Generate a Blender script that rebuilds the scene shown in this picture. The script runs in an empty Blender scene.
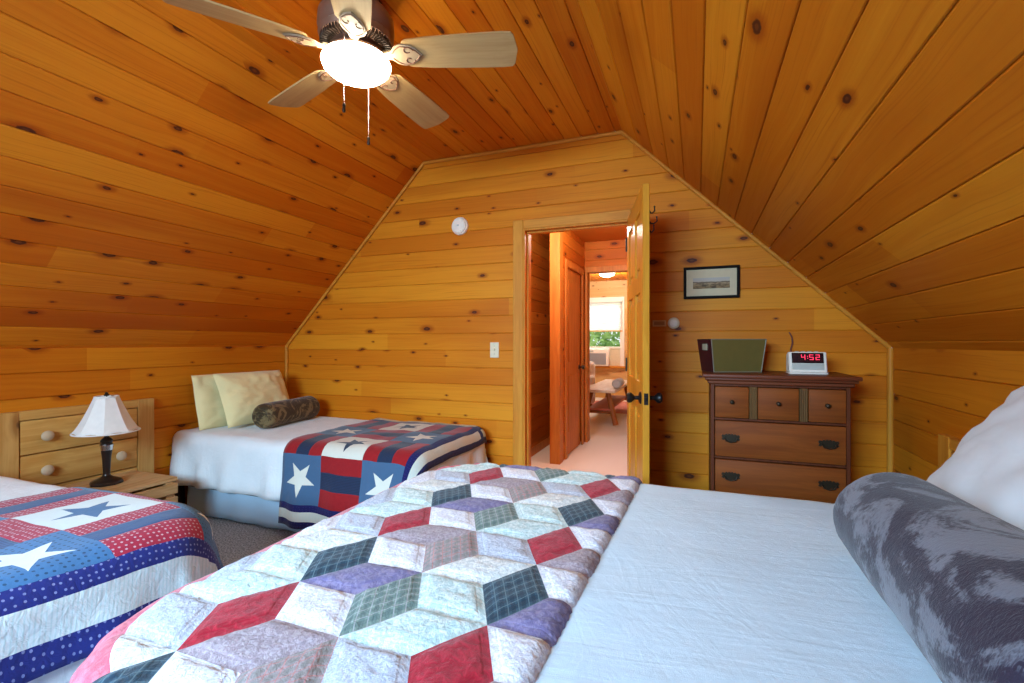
import bpy, bmesh, math, random
from mathutils import Vector, Matrix, noise
PI = math.pi
rad = math.radians
scn = bpy.context.scene
COL = scn.collection
random.seed(7)

# ------------------------------------------------------------------ node expressions
class Ex:
    def __init__(s, nt, v): s.nt, s.v = nt, v
    def _op(s, op, *a): return fx(s.nt, op, s, *a)
    def __add__(s, o): return s._op('ADD', o)
    __radd__ = __add__
    def __sub__(s, o): return s._op('SUBTRACT', o)
    def __rsub__(s, o): return fx(s.nt, 'SUBTRACT', o, s)
    def __mul__(s, o): return s._op('MULTIPLY', o)
    __rmul__ = __mul__
    def __truediv__(s, o): return s._op('DIVIDE', o)
    def lt(s, o): return s._op('LESS_THAN', o)
    def gt(s, o): return s._op('GREATER_THAN', o)
    def f(s, op, *a): return s._op(op, *a)

def link(nt, inp, v):
    if isinstance(v, Ex): v = v.v
    if isinstance(v, bpy.types.NodeSocket): nt.links.new(v, inp)
    elif isinstance(v, (tuple, list)) and inp.type == 'RGBA' and len(v) == 3: inp.default_value = (*v, 1)
    else: inp.default_value = v

def fx(nt, op, *args):
    n = nt.nodes.new('ShaderNodeMath'); n.operation = op
    for i, a in enumerate(args): link(nt, n.inputs[i], a)
    return Ex(nt, n.outputs[0])

class M:
    """one procedural material"""
    def __init__(s, name, rough=.6, spec=.5, metal=0.):
        s.m = bpy.data.materials.new(name); s.m.use_nodes = True
        s.nt = s.m.node_tree; s.b = s.nt.nodes['Principled BSDF']
        s.b.inputs['Roughness'].default_value = rough
        s.b.inputs['Specular IOR Level'].default_value = spec
        s.b.inputs['Metallic'].default_value = metal
    def set(s, inp, v): link(s.nt, s.b.inputs[inp], v); return s
    def col(s, v): return s.set('Base Color', v)
    def n(s, t, **kw):
        n = s.nt.nodes.new(t)
        for k, v in kw.items(): setattr(n, k, v)
        return n
    def uv(s):
        n = s.n('ShaderNodeUVMap'); sep = s.n('ShaderNodeSeparateXYZ')
        s.nt.links.new(n.outputs[0], sep.inputs[0])
        return Ex(s.nt, sep.outputs[0]), Ex(s.nt, sep.outputs[1])
    def obj(s):
        n = s.n('ShaderNodeTexCoord'); sep = s.n('ShaderNodeSeparateXYZ')
        s.nt.links.new(n.outputs['Object'], sep.inputs[0])
        return [Ex(s.nt, sep.outputs[i]) for i in range(3)]
    def vec(s, x, y, z=0.):
        n = s.n('ShaderNodeCombineXYZ')
        for i, v in enumerate((x, y, z)): link(s.nt, n.inputs[i], v)
        return n.outputs[0]
    def noise(s, vec, scale=1., detail=3., rough=.5, dist=0., out='Fac'):
        n = s.n('ShaderNodeTexNoise'); s.nt.links.new(vec, n.inputs['Vector'])
        n.inputs['Scale'].default_value = scale; n.inputs['Detail'].default_value = detail
        n.inputs['Roughness'].default_value = rough; n.inputs['Distortion'].default_value = dist
        return Ex(s.nt, n.outputs[out])
    def white(s, vec):
        n = s.n('ShaderNodeTexWhiteNoise', noise_dimensions='3D'); s.nt.links.new(vec, n.inputs['Vector'])
        sep = s.n('ShaderNodeSeparateColor'); s.nt.links.new(n.outputs['Color'], sep.inputs[0])
        return [Ex(s.nt, sep.outputs[i]) for i in range(3)]
    def voronoi(s, vec, scale=1., rand=1., dim='2D'):
        n = s.n('ShaderNodeTexVoronoi', voronoi_dimensions=dim); s.nt.links.new(vec, n.inputs['Vector'])
        n.inputs['Scale'].default_value = scale; n.inputs['Randomness'].default_value = rand
        sep = s.n('ShaderNodeSeparateColor'); s.nt.links.new(n.outputs['Color'], sep.inputs[0])
        return Ex(s.nt, n.outputs['Distance']), Ex(s.nt, sep.outputs[0]), Ex(s.nt, sep.outputs[1])
    def step(s, x, a, b):
        n = s.n('ShaderNodeMapRange', interpolation_type='SMOOTHSTEP')
        link(s.nt, n.inputs[0], x); link(s.nt, n.inputs[1], a); link(s.nt, n.inputs[2], b)
        return Ex(s.nt, n.outputs[0])
    def mix(s, f, a, b, mode='MIX'):
        n = s.n('ShaderNodeMix', data_type='RGBA', blend_type=mode)
        link(s.nt, n.inputs[0], f); link(s.nt, n.inputs[6], a); link(s.nt, n.inputs[7], b)
        return n.outputs[2]
    def bump(s, h, strength=.3, dist=.01):
        n = s.n('ShaderNodeBump'); n.inputs['Strength'].default_value = strength
        n.inputs['Distance'].default_value = dist
        link(s.nt, n.inputs['Height'], h); s.nt.links.new(n.outputs[0], s.b.inputs['Normal']); return s

def plain(name, c, rough=.6, spec=.5, metal=0., var=.08, scale=30.):
    m = M(name, rough, spec, metal); o = m.obj()
    f = m.noise(m.vec(*o), scale, 3.)
    m.col(m.mix(f, tuple(x*(1-var) for x in c), tuple(min(1, x*(1+var)) for x in c)))
    return m.m

def emit(name, c, st):
    m = M(name); m.col(c); m.set('Emission Color', c); m.set('Emission Strength', st); return m.m

def board_wood(name, w, light, mid, dark, knots=.5, seed=0., rough=.48, kn=(.30, .14)):
    """varnished knotty tongue and groove; UV = metres along, metres across"""
    m = M(name, rough, .16); u, v = m.uv()
    idx = (v/w).f('FLOOR')
    r0, r1, r2 = m.white(m.vec(idx, seed, 3.3))
    uu = u + r0*41.7
    cell = (uu/2.6).f('FLOOR')                       # board lengths
    q0, q1, q2 = m.white(m.vec(idx, cell, seed+8.1))
    frac = v/w - idx
    wob = m.noise(m.vec(uu*1.3, v*3., idx*5.1), 1., 2.)
    g1 = m.noise(m.vec(uu*.9, v*34.+wob*4., idx*9.7), 1., 4., .6)
    g2 = m.noise(m.vec(uu*2.2, v*150.+wob*9., idx*3.9), 1., 2.)
    tone = m.noise(m.vec(uu*.55, v*2.3, idx*7.7+seed), 1., 2.)
    f = m.step(g1*.55 + tone*.45 + q0*.46 - .22, .18, .78)
    c = m.mix(f, light, mid)
    c = m.mix(m.step(g2, .52, .78)*.35, c, dark)
    c = m.mix(m.step(tone, .50, .76)*(.35 + q2*.5), c, tuple(.55*a+.45*b for a, b in zip(dark, mid)))
    # knots
    kx, ky = kn
    d, k0, k1 = m.voronoi(m.vec(uu/kx, v/ky + seed*3.1), 1., .95)
    has = k0.lt(knots)
    size = (k1*k1*k1*.095 + .026)*has
    irr = m.noise(m.vec(uu*60., v*60., 1.), 1., 2.)*.05 - .025
    dd = d + irr
    halo = (1.0 - m.step(dd, size*1.0, size*2.6 + .02))*has
    core = (1.0 - m.step(dd, size*.78, size*1.02 + .004))*has
    c = m.mix(halo*.62, c, (dark[0]*.80, dark[1]*.62, dark[2]*.5))
    c = m.mix(core*.93, c, (.055, .012, .006))
    inner = (1.0 - m.step(dd, size*.25, size*.55))*has*k1.gt(.62)
    c = m.mix(inner*.5, c, (.22, .06, .012))
    m.col(c)
    m.bump(g1*.4 + g2*.3, .10, .004)
    m.set('Roughness', rough + g1*.12 - .06)
    return m.m

def grain_wood(name, axis, light, dark, rough=.45, knots=0., sc=1.):
    m = M(name, rough, .2); o = m.obj()
    st = [22*sc]*3; st[axis] = 1.6*sc
    w = m.noise(m.vec(o[0]*2, o[1]*2, o[2]*2), 1., 2.)
    g = m.noise(m.vec(o[0]*st[0]+w*2, o[1]*st[1]+w*2, o[2]*st[2]+w*2), 1., 4., .6)
    st2 = [110*sc]*3; st2[axis] = 3.*sc
    g2 = m.noise(m.vec(*[o[i]*st2[i] for i in range(3)]), 1., 2.)
    c = m.mix(m.step(g*.75 + g2*.25, .32, .68), light, dark)
    if knots:
        d, a, b = m.voronoi(m.vec(o[0]*(3.2 if axis == 0 else 7), o[1]*(3.2 if axis == 1 else 7), o[2]*(3.2 if axis == 2 else 7)), 1., 1., '3D')
        sz = (b*.09 + .05)*a.lt(knots)
        c = m.mix((1.0 - m.step(d, sz, sz*2.5+.01))*.6, c, (.22, .07, .015))
        c = m.mix((1.0 - m.step(d, sz*.7, sz+.005))*.9, c, (.05, .014, .008))
    m.col(c); m.bump(g2, .08, .003); return m.m

# pine finishes
PL, PM, PD = (.72, .245, .012), (.57, .128, .0035), (.34, .050, .002)
W = .131
MAT = {}
MAT['wall_pine'] = board_wood('pine boards end wall', W, (.77, .295, .016), (.64, .185, .007), PD, .55, 1.7)
MAT['left_pine'] = board_wood('pine boards left', .138, PL, PM, PD, .52, 4.2)
MAT['right_pine'] = board_wood('pine boards right', .136, (.70, .255, .013), (.55, .145, .005), PD, .40, 7.9)
MAT['ceil_pine'] = board_wood('pine boards ceiling', .118, PL, PM, PD, .50, 2.3)
MAT['knee_pine'] = board_wood('pine boards knee walls', .140, (.68, .240, .012), (.53, .132, .004), PD, .42, 6.1)
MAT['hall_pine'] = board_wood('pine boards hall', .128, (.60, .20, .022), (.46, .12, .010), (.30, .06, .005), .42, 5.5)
MAT['room_pine'] = board_wood('pale pine boards far room', .15, (.72, .47, .20), (.64, .36, .12), (.46, .20, .05), .35, 3.9)
MAT['trim_h'] = grain_wood('pine trim', 0, (.70, .305, .036), (.56, .200, .018))
MAT['trim_y'] = grain_wood('pine trim lengthwise', 1, (.70, .305, .036), (.56, .200, .018))
MAT['trim_v'] = grain_wood('pine casing upright', 2, (.70, .305, .036), (.56, .200, .018), knots=.25)
MAT['hall_trim'] = grain_wood('hall casing', 2, (.58, .23, .04), (.44, .14, .02))
MAT['door'] = grain_wood('varnished pine door', 2, (.70, .33, .035), (.57, .23, .018), .3)
MAT['crate'] = grain_wood('raw pine slats', 1, (.64, .42, .20), (.50, .28, .10), .6, .3)
MAT['drawer_pine'] = grain_wood('pine drawer fronts', 1, (.66, .37, .10), (.52, .24, .05), .5, .35)
MAT['stile_pine'] = grain_wood('pine stiles', 2, (.66, .38, .115), (.52, .26, .06), .5, .3)
MAT['knob_wood'] = plain('pale wooden knob', (.56, .42, .26), .5)
MAT['cherry'] = grain_wood('cherry wood', 0, (.28, .074, .010), (.185, .043, .006), .6)
MAT['cherry_top'] = grain_wood('cherry top', 0, (.20, .052, .018), (.13, .028, .011), .42)
MAT['cherry_dark'] = grain_wood('dark cherry frame', 2, (.15, .038, .012), (.09, .021, .008), .45)
MAT['fluted'] = grain_wood('fluted divider', 2, (.20, .105, .035), (.12, .06, .02), .4)
MAT['brass'] = plain('antique brass', (.035, .024, .012), .4, .5, .5)
MAT['black_metal'] = plain('black iron', (.018, .016, .016), .4, .5, .6)
MAT['bronze'] = plain('brown bronze', (.24, .13, .085), .42, .4, .35)
MAT['lamp_bronze'] = plain('dark bronze lamp', (.035, .022, .016), .3, .5, .5)
MAT['chrome'] = plain('steel', (.7, .7, .68), .25, .5, 1.)
MAT['white_plastic'] = plain('white plastic', (.90, .86, .76), .5, .2)
MAT['ivory'] = plain('ivory plastic', (.74, .66, .46), .4)
MAT['tan'] = plain('tan plate', (.66, .42, .16), .5)
MAT['shade'] = plain('ivory lamp shade', (.80, .78, .72), .85, .2)
MAT['bed_dark'] = grain_wood('dark bed frame', 2, (.035, .016, .010), (.022, .010, .007), .4)
MAT['globe'] = emit('lit frosted globe', (1., .88, .64), 44.)
MAT['far_lamp'] = emit('lit flush lamp', (1., .92, .80), 4.)
MAT['digit'] = emit('red digits', (1., .04, .10), 1.3)
MAT['display'] = plain('clock display', (.02, .004, .008), .15)
MAT['silver_panel'] = plain('silver panel', (.50, .54, .50), .35)

def fabric(name, c, weave=900., var=.06, wr=0., rough=.9, sheen=.25, crease=0.):
    m = M(name, rough, .15); o = m.obj()
    n1 = m.noise(m.vec(*o), 9., 4.)
    m.col(m.mix(n1, tuple(x*(1-var) for x in c), tuple(min(1., x*(1+var)) for x in c)))
    m.set('Sheen Weight', sheen)
    h = m.noise(m.vec(*o), weave, 1.)*.1
    if wr: h = h + m.noise(m.vec(o[0]*1., o[1]*1.6, o[2]), 16., 4., .55, 1.5)*wr
    if crease:
        a = m.noise(m.vec(o[0]*2.0 + o[1]*1.2, o[1]*15. - o[0]*1.5, 0.), 1., 4., .55, .5)
        b = m.noise(m.vec(o[0]*9. + o[1]*7., o[1]*3. - o[0]*3., 4.), 1., 4., .6, .8)
        h = h + (1.0 - (a - .5).f('ABSOLUTE')*5.)*crease*.6 + (1.0 - (b - .5).f('ABSOLUTE')*7.)*crease*.35
    m.bump(h, .5, .012); return m.m

MAT['sheet'] = fabric('white coverlet', (.56, .73, .86), wr=.10, crease=.22)
MAT['comforter'] = fabric('white comforter', (.74, .78, .78), wr=.5, crease=.35)
MAT['pillow'] = fabric('white pillowcase', (.74, .80, .84), wr=.12)
MAT['pillow_cream'] = fabric('cream pillowcase', (.82, .72, .37), wr=.4)
MAT['skirt'] = fabric('pale blue bed skirt', (.48, .66, .80), wr=.3)
MAT['mattress'] = fabric('mattress ticking', (.7, .7, .7))
MAT['lining'] = fabric('tan quilt lining', (.42, .28, .16))

def plush(name, a, b, k=5., off=0.):
    m = M(name, .75, .25); o = m.obj()
    w = m.noise(m.vec(o[0]+off, o[1]-off*.7, o[2]), k, 5., .62, 2.2)
    fib = m.noise(m.vec(o[0]*1., o[1]*2.4, o[2]), 85., 3., .6, 1.)
    f = m.step(w*.9 + fib*.22, .53, .64)
    m.col(m.mix(f, a, b)); m.set('Sheen Weight', .18); m.set('Sheen Roughness', .4)
    m.bump(fib*.35 + w*.5, .40, .012); return m.m
MAT['plush_grey'] = plush('grey plush', (.028, .021, .040), (.165, .180, .225), 3.4, 5.3)
MAT['plush_brown'] = plush('brown plush', (.055, .034, .014), (.20, .14, .06), 8.)

def carpet():
    m = M('speckled grey carpet', .95, .1); o = m.obj()
    a = m.noise(m.vec(*o), 95., 3., .75); b = m.noise(m.vec(*o), 7., 3.)
    c = m.mix(m.step(a, .36, .64), (.15, .20, .27), (.60, .74, .88))
    c = m.mix(b*.25, c, (.36, .44, .52))
    m.col(c); m.bump(a, .6, .01); return m.m
MAT['carpet'] = carpet()
def carpet2():
    m = M('pale hall carpet', .95, .1); o = m.obj()
    a = m.noise(m.vec(*o), 180., 3., .7)
    m.col(m.mix(m.step(a, .35, .65), (.68, .70, .66), (.84, .86, .82))); m.bump(a, .5, .01); return m.m
MAT['hall_carpet'] = carpet2()

# quilt fabrics (UV is local to each patch)
def edge_dist(m, u, v):
    return (u.f('MINIMUM', 1.0-u)).f('MINIMUM', v.f('MINIMUM', 1.0-v))
def patch_bump(m, u, v, extra=None):
    o = m.obj()
    e = edge_dist(m, u, v)
    st = 1.0 - m.step((e - .11).f('ABSOLUTE'), .0, .03)
    pk = m.noise(m.vec(*o), 55., 3., .6, .4)
    m.bump(pk*.75 - st*.10 + m.noise(m.vec(*o), 600., 1.)*.1, .55, .010)
def patch(name, a, b, sc=55., thr=(.42, .6)):
    m = M(name, .9, .12); u, v = m.uv(); o = m.obj()
    n = m.noise(m.vec(*o), sc, 3., .6, .6)
    c = m.mix(m.step(n, *thr), a, b)
    m.col(c); m.set('Sheen Weight', .15); patch_bump(m, u, v); return m.m
def plaid(name, base, d1, d2, n=5.):
    m = M(name, .9, .12); u, v = m.uv()
    def band(x, k, w0, ph=0.): return ((x*k + ph).f('FRACT') - .5).f('ABSOLUTE').lt(w0)
    c = m.mix(band(u, n, .2)*.55, base, d1)
    c = m.mix(band(v, n, .2)*.55, c, d1)
    c = m.mix(band(u, n, .05, .5)*.8, c, d2)
    c = m.mix(band(v, n, .05, .5)*.8, c, d2)
    m.col(c); m.set('Sheen Weight', .15); patch_bump(m, u, v); return m.m
Q = {}
Q['red'] = patch('crimson cotton', (.31, .006, .020), (.42, .014, .034))
Q['darkplaid'] = plaid('dark teal plaid', (.030, .070, .105), (.008, .022, .042), (.10, .16, .19), 6.)
Q['greenplaid'] = plaid('sage green plaid', (.18, .26, .23), (.085, .14, .14), (.36, .38, .40), 6.)
Q['pinkplaid'] = plaid('rose grey plaid', (.34, .29, .30), (.21, .21, .20), (.48, .20, .20), 6.)
Q['purple'] = patch('purple cotton', (.15, .132, .28), (.24, .21, .37), 70.)
Q['mauve'] = patch('mauve print', (.30, .24, .28), (.42, .36, .40), 120.)
Q['white'] = patch('white print', (.60, .64, .76), (.78, .82, .90), 130.)
Q['mint'] = patch('mint print', (.44, .62, .64), (.66, .79, .80), 90.)
Q['lavender'] = patch('lavender gingham', (.40, .46, .58), (.56, .62, .72), 150.)
Q['cream'] = patch('cream print', (.56, .62, .64), (.76, .80, .79), 90.)
Q['pink'] = patch('rose pink binding', (.52, .11, .16), (.60, .17, .22), 40.)

def star_block(name, bg, star, dots=None, rot=90., R=.37):
    m = M(name, .9, .12); u, v = m.uv()
    x, y = u-.5, v-.5
    rho = (x*x + y*y).f('SQRT'); th = fx(m.nt, 'ARCTAN2', y, x) + rad(rot) + 4*PI
    k = 2*PI/5
    tp = ((th/k + .5).f('FRACT')*k - k/2).f('ABSOLUTE')
    ins = (rho*(tp - rad(70.8)).f('COSINE')).lt(.329*R)
    o = m.obj()
    c = bg
    if dots:
        d, a, b = m.voronoi(m.vec(u*15., v*15.), 1., .25)
        c = m.mix(d.lt(.2), bg, dots)
    n = m.noise(m.vec(*o), 40., 3.)
    c = m.mix(n*.25, c, tuple(q*.7 for q in bg))
    m.col(m.mix(ins, c, star)); m.set('Sheen Weight', .15)
    pk = m.noise(m.vec(*o), 30., 3., .6, .6)
    m.bump(pk*.5 + ins*.2, .45, .01); return m.m
def stripes3(name, a, b, along_u, dots=None):
    m = M(name, .9, .12); u, v = m.uv(); t = u if along_u else v
    mid = t.gt(1/3)*t.lt(2/3); o = m.obj()
    ca, cb = a, b
    if dots:
        d, p, q = m.voronoi(m.vec(u*17., v*17.), 1., .3)
        ca = m.mix(d.lt(.2), a, dots)
    cb = m.mix((t*34.).f('FRACT').lt(.35)*.5, b, tuple(x*.35 for x in b))
    n = m.noise(m.vec(*o), 40., 3.)
    c = m.mix(mid, ca, cb); c = m.mix(n*.25, c, (.02, .01, .02))
    m.col(c); m.set('Sheen Weight', .15)
    pk = m.noise(m.vec(*o), 30., 3., .6, .6)
    seam = (1.0-m.step((t-1/3).f('ABSOLUTE'), .0, .03)) + (1.0-m.step((t-2/3).f('ABSOLUTE'), .0, .03))
    m.bump(pk*.5 - seam*.4, .45, .01); return m.m
def dotted(name, a, dots, nu, nv):
    m = M(name, .9, .12); o = m.obj(); u, v = m.uv()
    d, p, q = m.voronoi(m.vec(u*nu, v*nv), 1., .35)
    pk = m.noise(m.vec(*o), 30., 3., .6, .6)
    m.col(m.mix(d.lt(.17), a, dots)); m.set('Sheen Weight', .15); m.bump(pk, .4, .01); return m.m
def striped(name, a, b):
    m = M(name, .9, .12); o = m.obj()
    pk = m.noise(m.vec(*o), 30., 3., .6, .6)
    s = ((o[0]+o[1])*90.).f('FRACT').lt(.35)
    m.col(m.mix(s*.5, a, b)); m.bump(pk, .4, .01); return m.m
def star_set(tag, blue, red, navy, white, dots, eb, ed):
    return dict(corner=star_block(tag+' star on blue', blue, white, tuple(.35*x for x in blue) if dots else None),
                block=star_block(tag+' star on white', white, tuple((.8 if dots else .4)*x for x in blue)),
                sash_s=stripes3(tag+' sash a', red, navy, True, dots), sash_t=stripes3(tag+' sash b', red, navy, False, dots),
                edge_blue=dotted(tag+' border blue a', eb, ed, 3., 15.), edge_blue_t=dotted(tag+' border blue b', eb, ed, 15., 3.), edge_white=striped(tag+' border white', white, (.42, .62, .62)))
SQ1 = star_set('near throw', (.055, .17, .36), (.40, .022, .055), (.04, .10, .25), (.66, .76, .76), (.62, .40, .46), (.018, .026, .18), (.20, .24, .48))
SQ2 = star_set('far throw', (.06, .12, .21), (.33, .012, .014), (.020, .035, .075), (.66, .64, .54), None, (.014, .014, .085), (.03, .03, .13))

# ------------------------------------------------------------------ mesh helpers
def nb(): return bmesh.new()
def box(bm, x0, x1, y0, y1, z0, z1, bev=.003, mi=0, mtx=None, seg=1):
    r = bmesh.ops.create_cube(bm, size=1.)
    vs = r['verts']
    for v in vs:
        v.co = Vector(((x0+x1)/2 + v.co.x*(x1-x0), (y0+y1)/2 + v.co.y*(y1-y0), (z0+z1)/2 + v.co.z*(z1-z0)))
    fs = list({f for v in vs for f in v.link_faces})
    if bev:
        es = list({e for v in vs for e in v.link_edges})
        rr = bmesh.ops.bevel(bm, geom=es, offset=min(bev, .45*min(x1-x0, y1-y0, z1-z0)), segments=seg, affect='EDGES', profile=.5)
        fs = list({f for f in rr['faces']} | {f for f in fs if f.is_valid})
        vs = list({v for f in fs for v in f.verts})
        fs = list({f for v in vs for f in v.link_faces})
    for f in fs: f.material_index = mi
    if mtx is not None: bmesh.ops.transform(bm, matrix=mtx, verts=vs)
    return vs
def lathe(bm, prof, c=(0, 0, 0), seg=32, mi=0, mtx=None, sx=1., sy=1.):
    rings = []
    allv = []
    for r, z in prof:
        if r < 1e-5:
            v = bm.verts.new((c[0], c[1], c[2]+z)); rings.append([v]); allv.append(v)
        else:
            ring = [bm.verts.new((c[0]+r*sx*math.cos(2*PI*i/seg), c[1]+r*sy*math.sin(2*PI*i/seg), c[2]+z)) for i in range(seg)]
            rings.append(ring); allv += ring
    for a, b in zip(rings, rings[1:]):
        if len(a) == 1 and len(b) == 1: continue
        for i in range(seg):
            j = (i+1) % seg
            if len(a) == 1: f = bm.faces.new((a[0], b[i], b[j]))
            elif len(b) == 1: f = bm.faces.new((a[i], b[0], a[j]))
            else: f = bm.faces.new((a[i], b[i], b[j], a[j]))
            f.material_index = mi
    if mtx is not None: bmesh.ops.transform(bm, matrix=mtx, verts=allv)
    return allv
def tube(bm, pts, r, seg=8, mi=0, closed=False):
    pts = [Vector(p) for p in pts]; n = len(pts); rings = []
    rr = r if isinstance(r, (list, tuple)) else [r]*n
    up = None
    for i, p in enumerate(pts):
        t = (pts[(i+1) % n] - pts[i-1]) if closed else (pts[min(i+1, n-1)] - pts[max(i-1, 0)])
        t.normalize()
        if up is None: up = Vector((0, 0, 1)) if abs(t.z) < .9 else Vector((1, 0, 0))
        a = t.cross(up)
        if a.length < 1e-4: a = t.cross(Vector((0, 1, 0)))
        a.normalize(); b = a.cross(t).normalized(); up = b
        rings.append([bm.verts.new(p + a*rr[i]*math.cos(2*PI*k/seg) + b*rr[i]*math.sin(2*PI*k/seg)) for k in range(seg)])
    pr = list(zip(rings, rings[1:])) + ([(rings[-1], rings[0])] if closed else [])
    for A, B in pr:
        for k in range(seg):
            j = (k+1) % seg
            bm.faces.new((A[k], B[k], B[j], A[j])).material_index = mi
    if not closed:
        for R in (rings[0], rings[-1]): bm.faces.new(R).material_index = mi
def prism(bm, poly, h0, h1, mtx=None, mi=0, bev=0.):
    a = [bm.verts.new((x, y, h0)) for x, y in poly]; b = [bm.verts.new((x, y, h1)) for x, y in poly]
    fs = [bm.faces.new(a[::-1]), bm.faces.new(b)]
    n = len(poly)
    for i in range(n): fs.append(bm.faces.new((a[i], a[(i+1) % n], b[(i+1) % n], b[i])))
    vs = a + b
    if bev:
        es = list({e for f in fs[:2] for e in f.edges})
        rr = bmesh.ops.bevel(bm, geom=es, offset=bev, segments=1, affect='EDGES')
        vs = list({v for f in list(rr['faces']) + [g for g in fs if g.is_valid] for v in f.verts})
        fs = list({f for v in vs for f in v.link_faces})
    for f in fs: f.material_index = mi
    if mtx is not None: bmesh.ops.transform(bm, matrix=mtx, verts=vs)
    return vs
def obj(name, bm, mats, parent=None, smooth=True, recalc=True, angle=38.):
    if recalc: bmesh.ops.recalc_face_normals(bm, faces=bm.faces)
    me = bpy.data.meshes.new(name); bm.to_mesh(me); bm.free()
    for m in (mats if isinstance(mats, (list, tuple)) else [mats]): me.materials.append(m)
    if smooth:
        me.polygons.foreach_set('use_smooth', [True]*len(me.polygons))
        me.set_sharp_from_angle(angle=rad(angle))
    o = bpy.data.objects.new(name, me); COL.objects.link(o)
    if parent: o.parent = parent
    return o
def tag(o, label, cat, group=None):
    o['label'] = label; o['category'] = cat
    if group: o['group'] = group
    return o
def thing(name, label, cat, loc=(0, 0, 0), rz=0., group=None):
    o = bpy.data.objects.new(name, None); COL.objects.link(o); o.empty_display_size = .05
    o.location = loc; o.rotation_euler = (0, 0, rz); return tag(o, label, cat, group)
def struct(o, label=None):
    o['kind'] = 'structure'
    if label: o['label'] = label; o['category'] = label.split()[-1]
    return o

# ------------------------------------------------------------------ the room
XL, XR, KZ, CZ = -3.466, 1.030, 1.172, 2.640
XCL, XCR, D, YB = -2.024, -.4745, 3.300, -1.45
DX0, DX1, DTOP = -1.172, -.425, 2.020           # door opening

def planks(bm, P, regions, w, phase, mi=0):
    uvl = bm.loops.layers.uv.verify()
    for (v0, v1, fL, fR) in regions:
        k = math.floor((v0-phase)/w)
        while phase + k*w < v1 - 1e-6:
            b = phase + k*w
            prof = [(b, -.009), (b+.0016, -.009), (b+.0016, -.0030), (b+.0050, 0), (b+w-.0050, 0), (b+w-.0016, -.0030), (b+w-.0016, -.009), (b+w, -.009)]
            pts = [(min(max(v, v0), v1), d) for v, d in prof]
            prev = None
            for v, d in pts:
                cur = [(fL(v), v, d), (fR(v), v, d)]
                if prev and (abs(prev[0][1]-v) > 1e-6 or abs(prev[0][2]-d) > 1e-6):
                    q = [prev[0], prev[1], cur[1], cur[0]]
                    f = bm.faces.new([bm.verts.new(P(*a)) for a in q]); f.material_index = mi
                    for lp, a in zip(f.loops, q):
                        vv = min(max(a[1]-phase, k*w+.0005), (k+1)*w-.0005)
                        lp[uvl].uv = (a[0], vv)
                prev = cur
            k += 1
K = lambda c: (lambda v: c)
def xl_at(z): return XL if z <= KZ else XL + (XCL-XL)*(z-KZ)/(CZ-KZ)
def xr_at(z): return XR if z <= KZ else XR + (XCR-XR)*(z-KZ)/(CZ-KZ)

def plank_wall(name, P, regions, w, phase, m, label=None):
    bm = nb(); planks(bm, P, regions, w, phase)
    return struct(obj(name, bm, m, smooth=False, recalc=False), label)

plank_wall('wall_far', lambda u, v, d: (u, D-d, v),
           [(0, DTOP, xl_at, K(DX0)), (0, DTOP, K(DX1), xr_at), (DTOP, CZ, xl_at, xr_at)], W, .095-W, MAT['wall_pine'])
plank_wall('wall_left', lambda u, v, d: (XL-d*-1-0 if False else XL+d*1.0, u, v), [(0, KZ, K(YB), K(D))], .14, KZ-9*.14, MAT['knee_pine'])
plank_wall('wall_right', lambda u, v, d: (XR-d, u, v), [(0, KZ, K(YB), K(D))], .14, KZ-9*.14+.02, MAT['knee_pine'])
SL = math.hypot(XCL-XL, CZ-KZ); SR = math.hypot(XCR-XR, CZ-KZ)
def PSL(u, v, d):
    a, b = (XCL-XL)/SL, (CZ-KZ)/SL
    return (XL+a*v-b*-d*-1*-1 if False else XL+a*v+b*d, u, KZ+b*v-a*d)
def PSR(u, v, d):
    a, b = (XCR-XR)/SR, (CZ-KZ)/SR
    return (XR+a*v-b*d, u, KZ+b*v+a*d*-1*-1 if False else KZ+b*v-abs(a)*d)
plank_wall('ceiling_left', PSL, [(0, SL, K(YB), K(D))], .138, .02-.138, MAT['left_pine'])
plank_wall('ceiling_right', PSR, [(0, SR, K(YB), K(D))], .136, .05-.136, MAT['right_pine'])
plank_wall('ceiling', lambda u, v, d: (v, u, CZ-d), [(XCL, XCR, K(YB), K(D))], .118, XCL-.03, MAT['ceil_pine'])
# near gable wall behind the viewer, with the window that lets the daylight in
WX0, WX1, WZ0, WZ1 = -2.05, -.35, .85, 2.15
plank_wall('wall_near', lambda u, v, d: (u, YB+d, v),
           [(0, WZ0, xl_at, xr_at), (WZ0, WZ1, xl_at, K(WX0)), (WZ0, WZ1, K(WX1), xr_at), (WZ1, CZ, xl_at, xr_at)], W, 0, MAT['wall_pine'])
bm = nb()
for (a, b, c, d) in ((WX0-.09, WX0, WZ0-.09, WZ1+.09), (WX1, WX1+.09, WZ0-.09, WZ1+.09), (WX0, WX1, WZ1, WZ1+.09), (WX0, WX1, WZ0-.09, WZ0), ((WX0+WX1)/2-.03, (WX0+WX1)/2+.03, WZ0, WZ1)):
    box(bm, a, b, YB-.10, YB+.02, c, d)
struct(obj('window_2', bm, MAT['trim_v']))
bm = nb(); box(bm, XL-.12, XR+.12, YB-.1, D+.06, -.06, 0, 0); struct(obj('floor', bm, MAT['carpet'], smooth=False))

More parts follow.
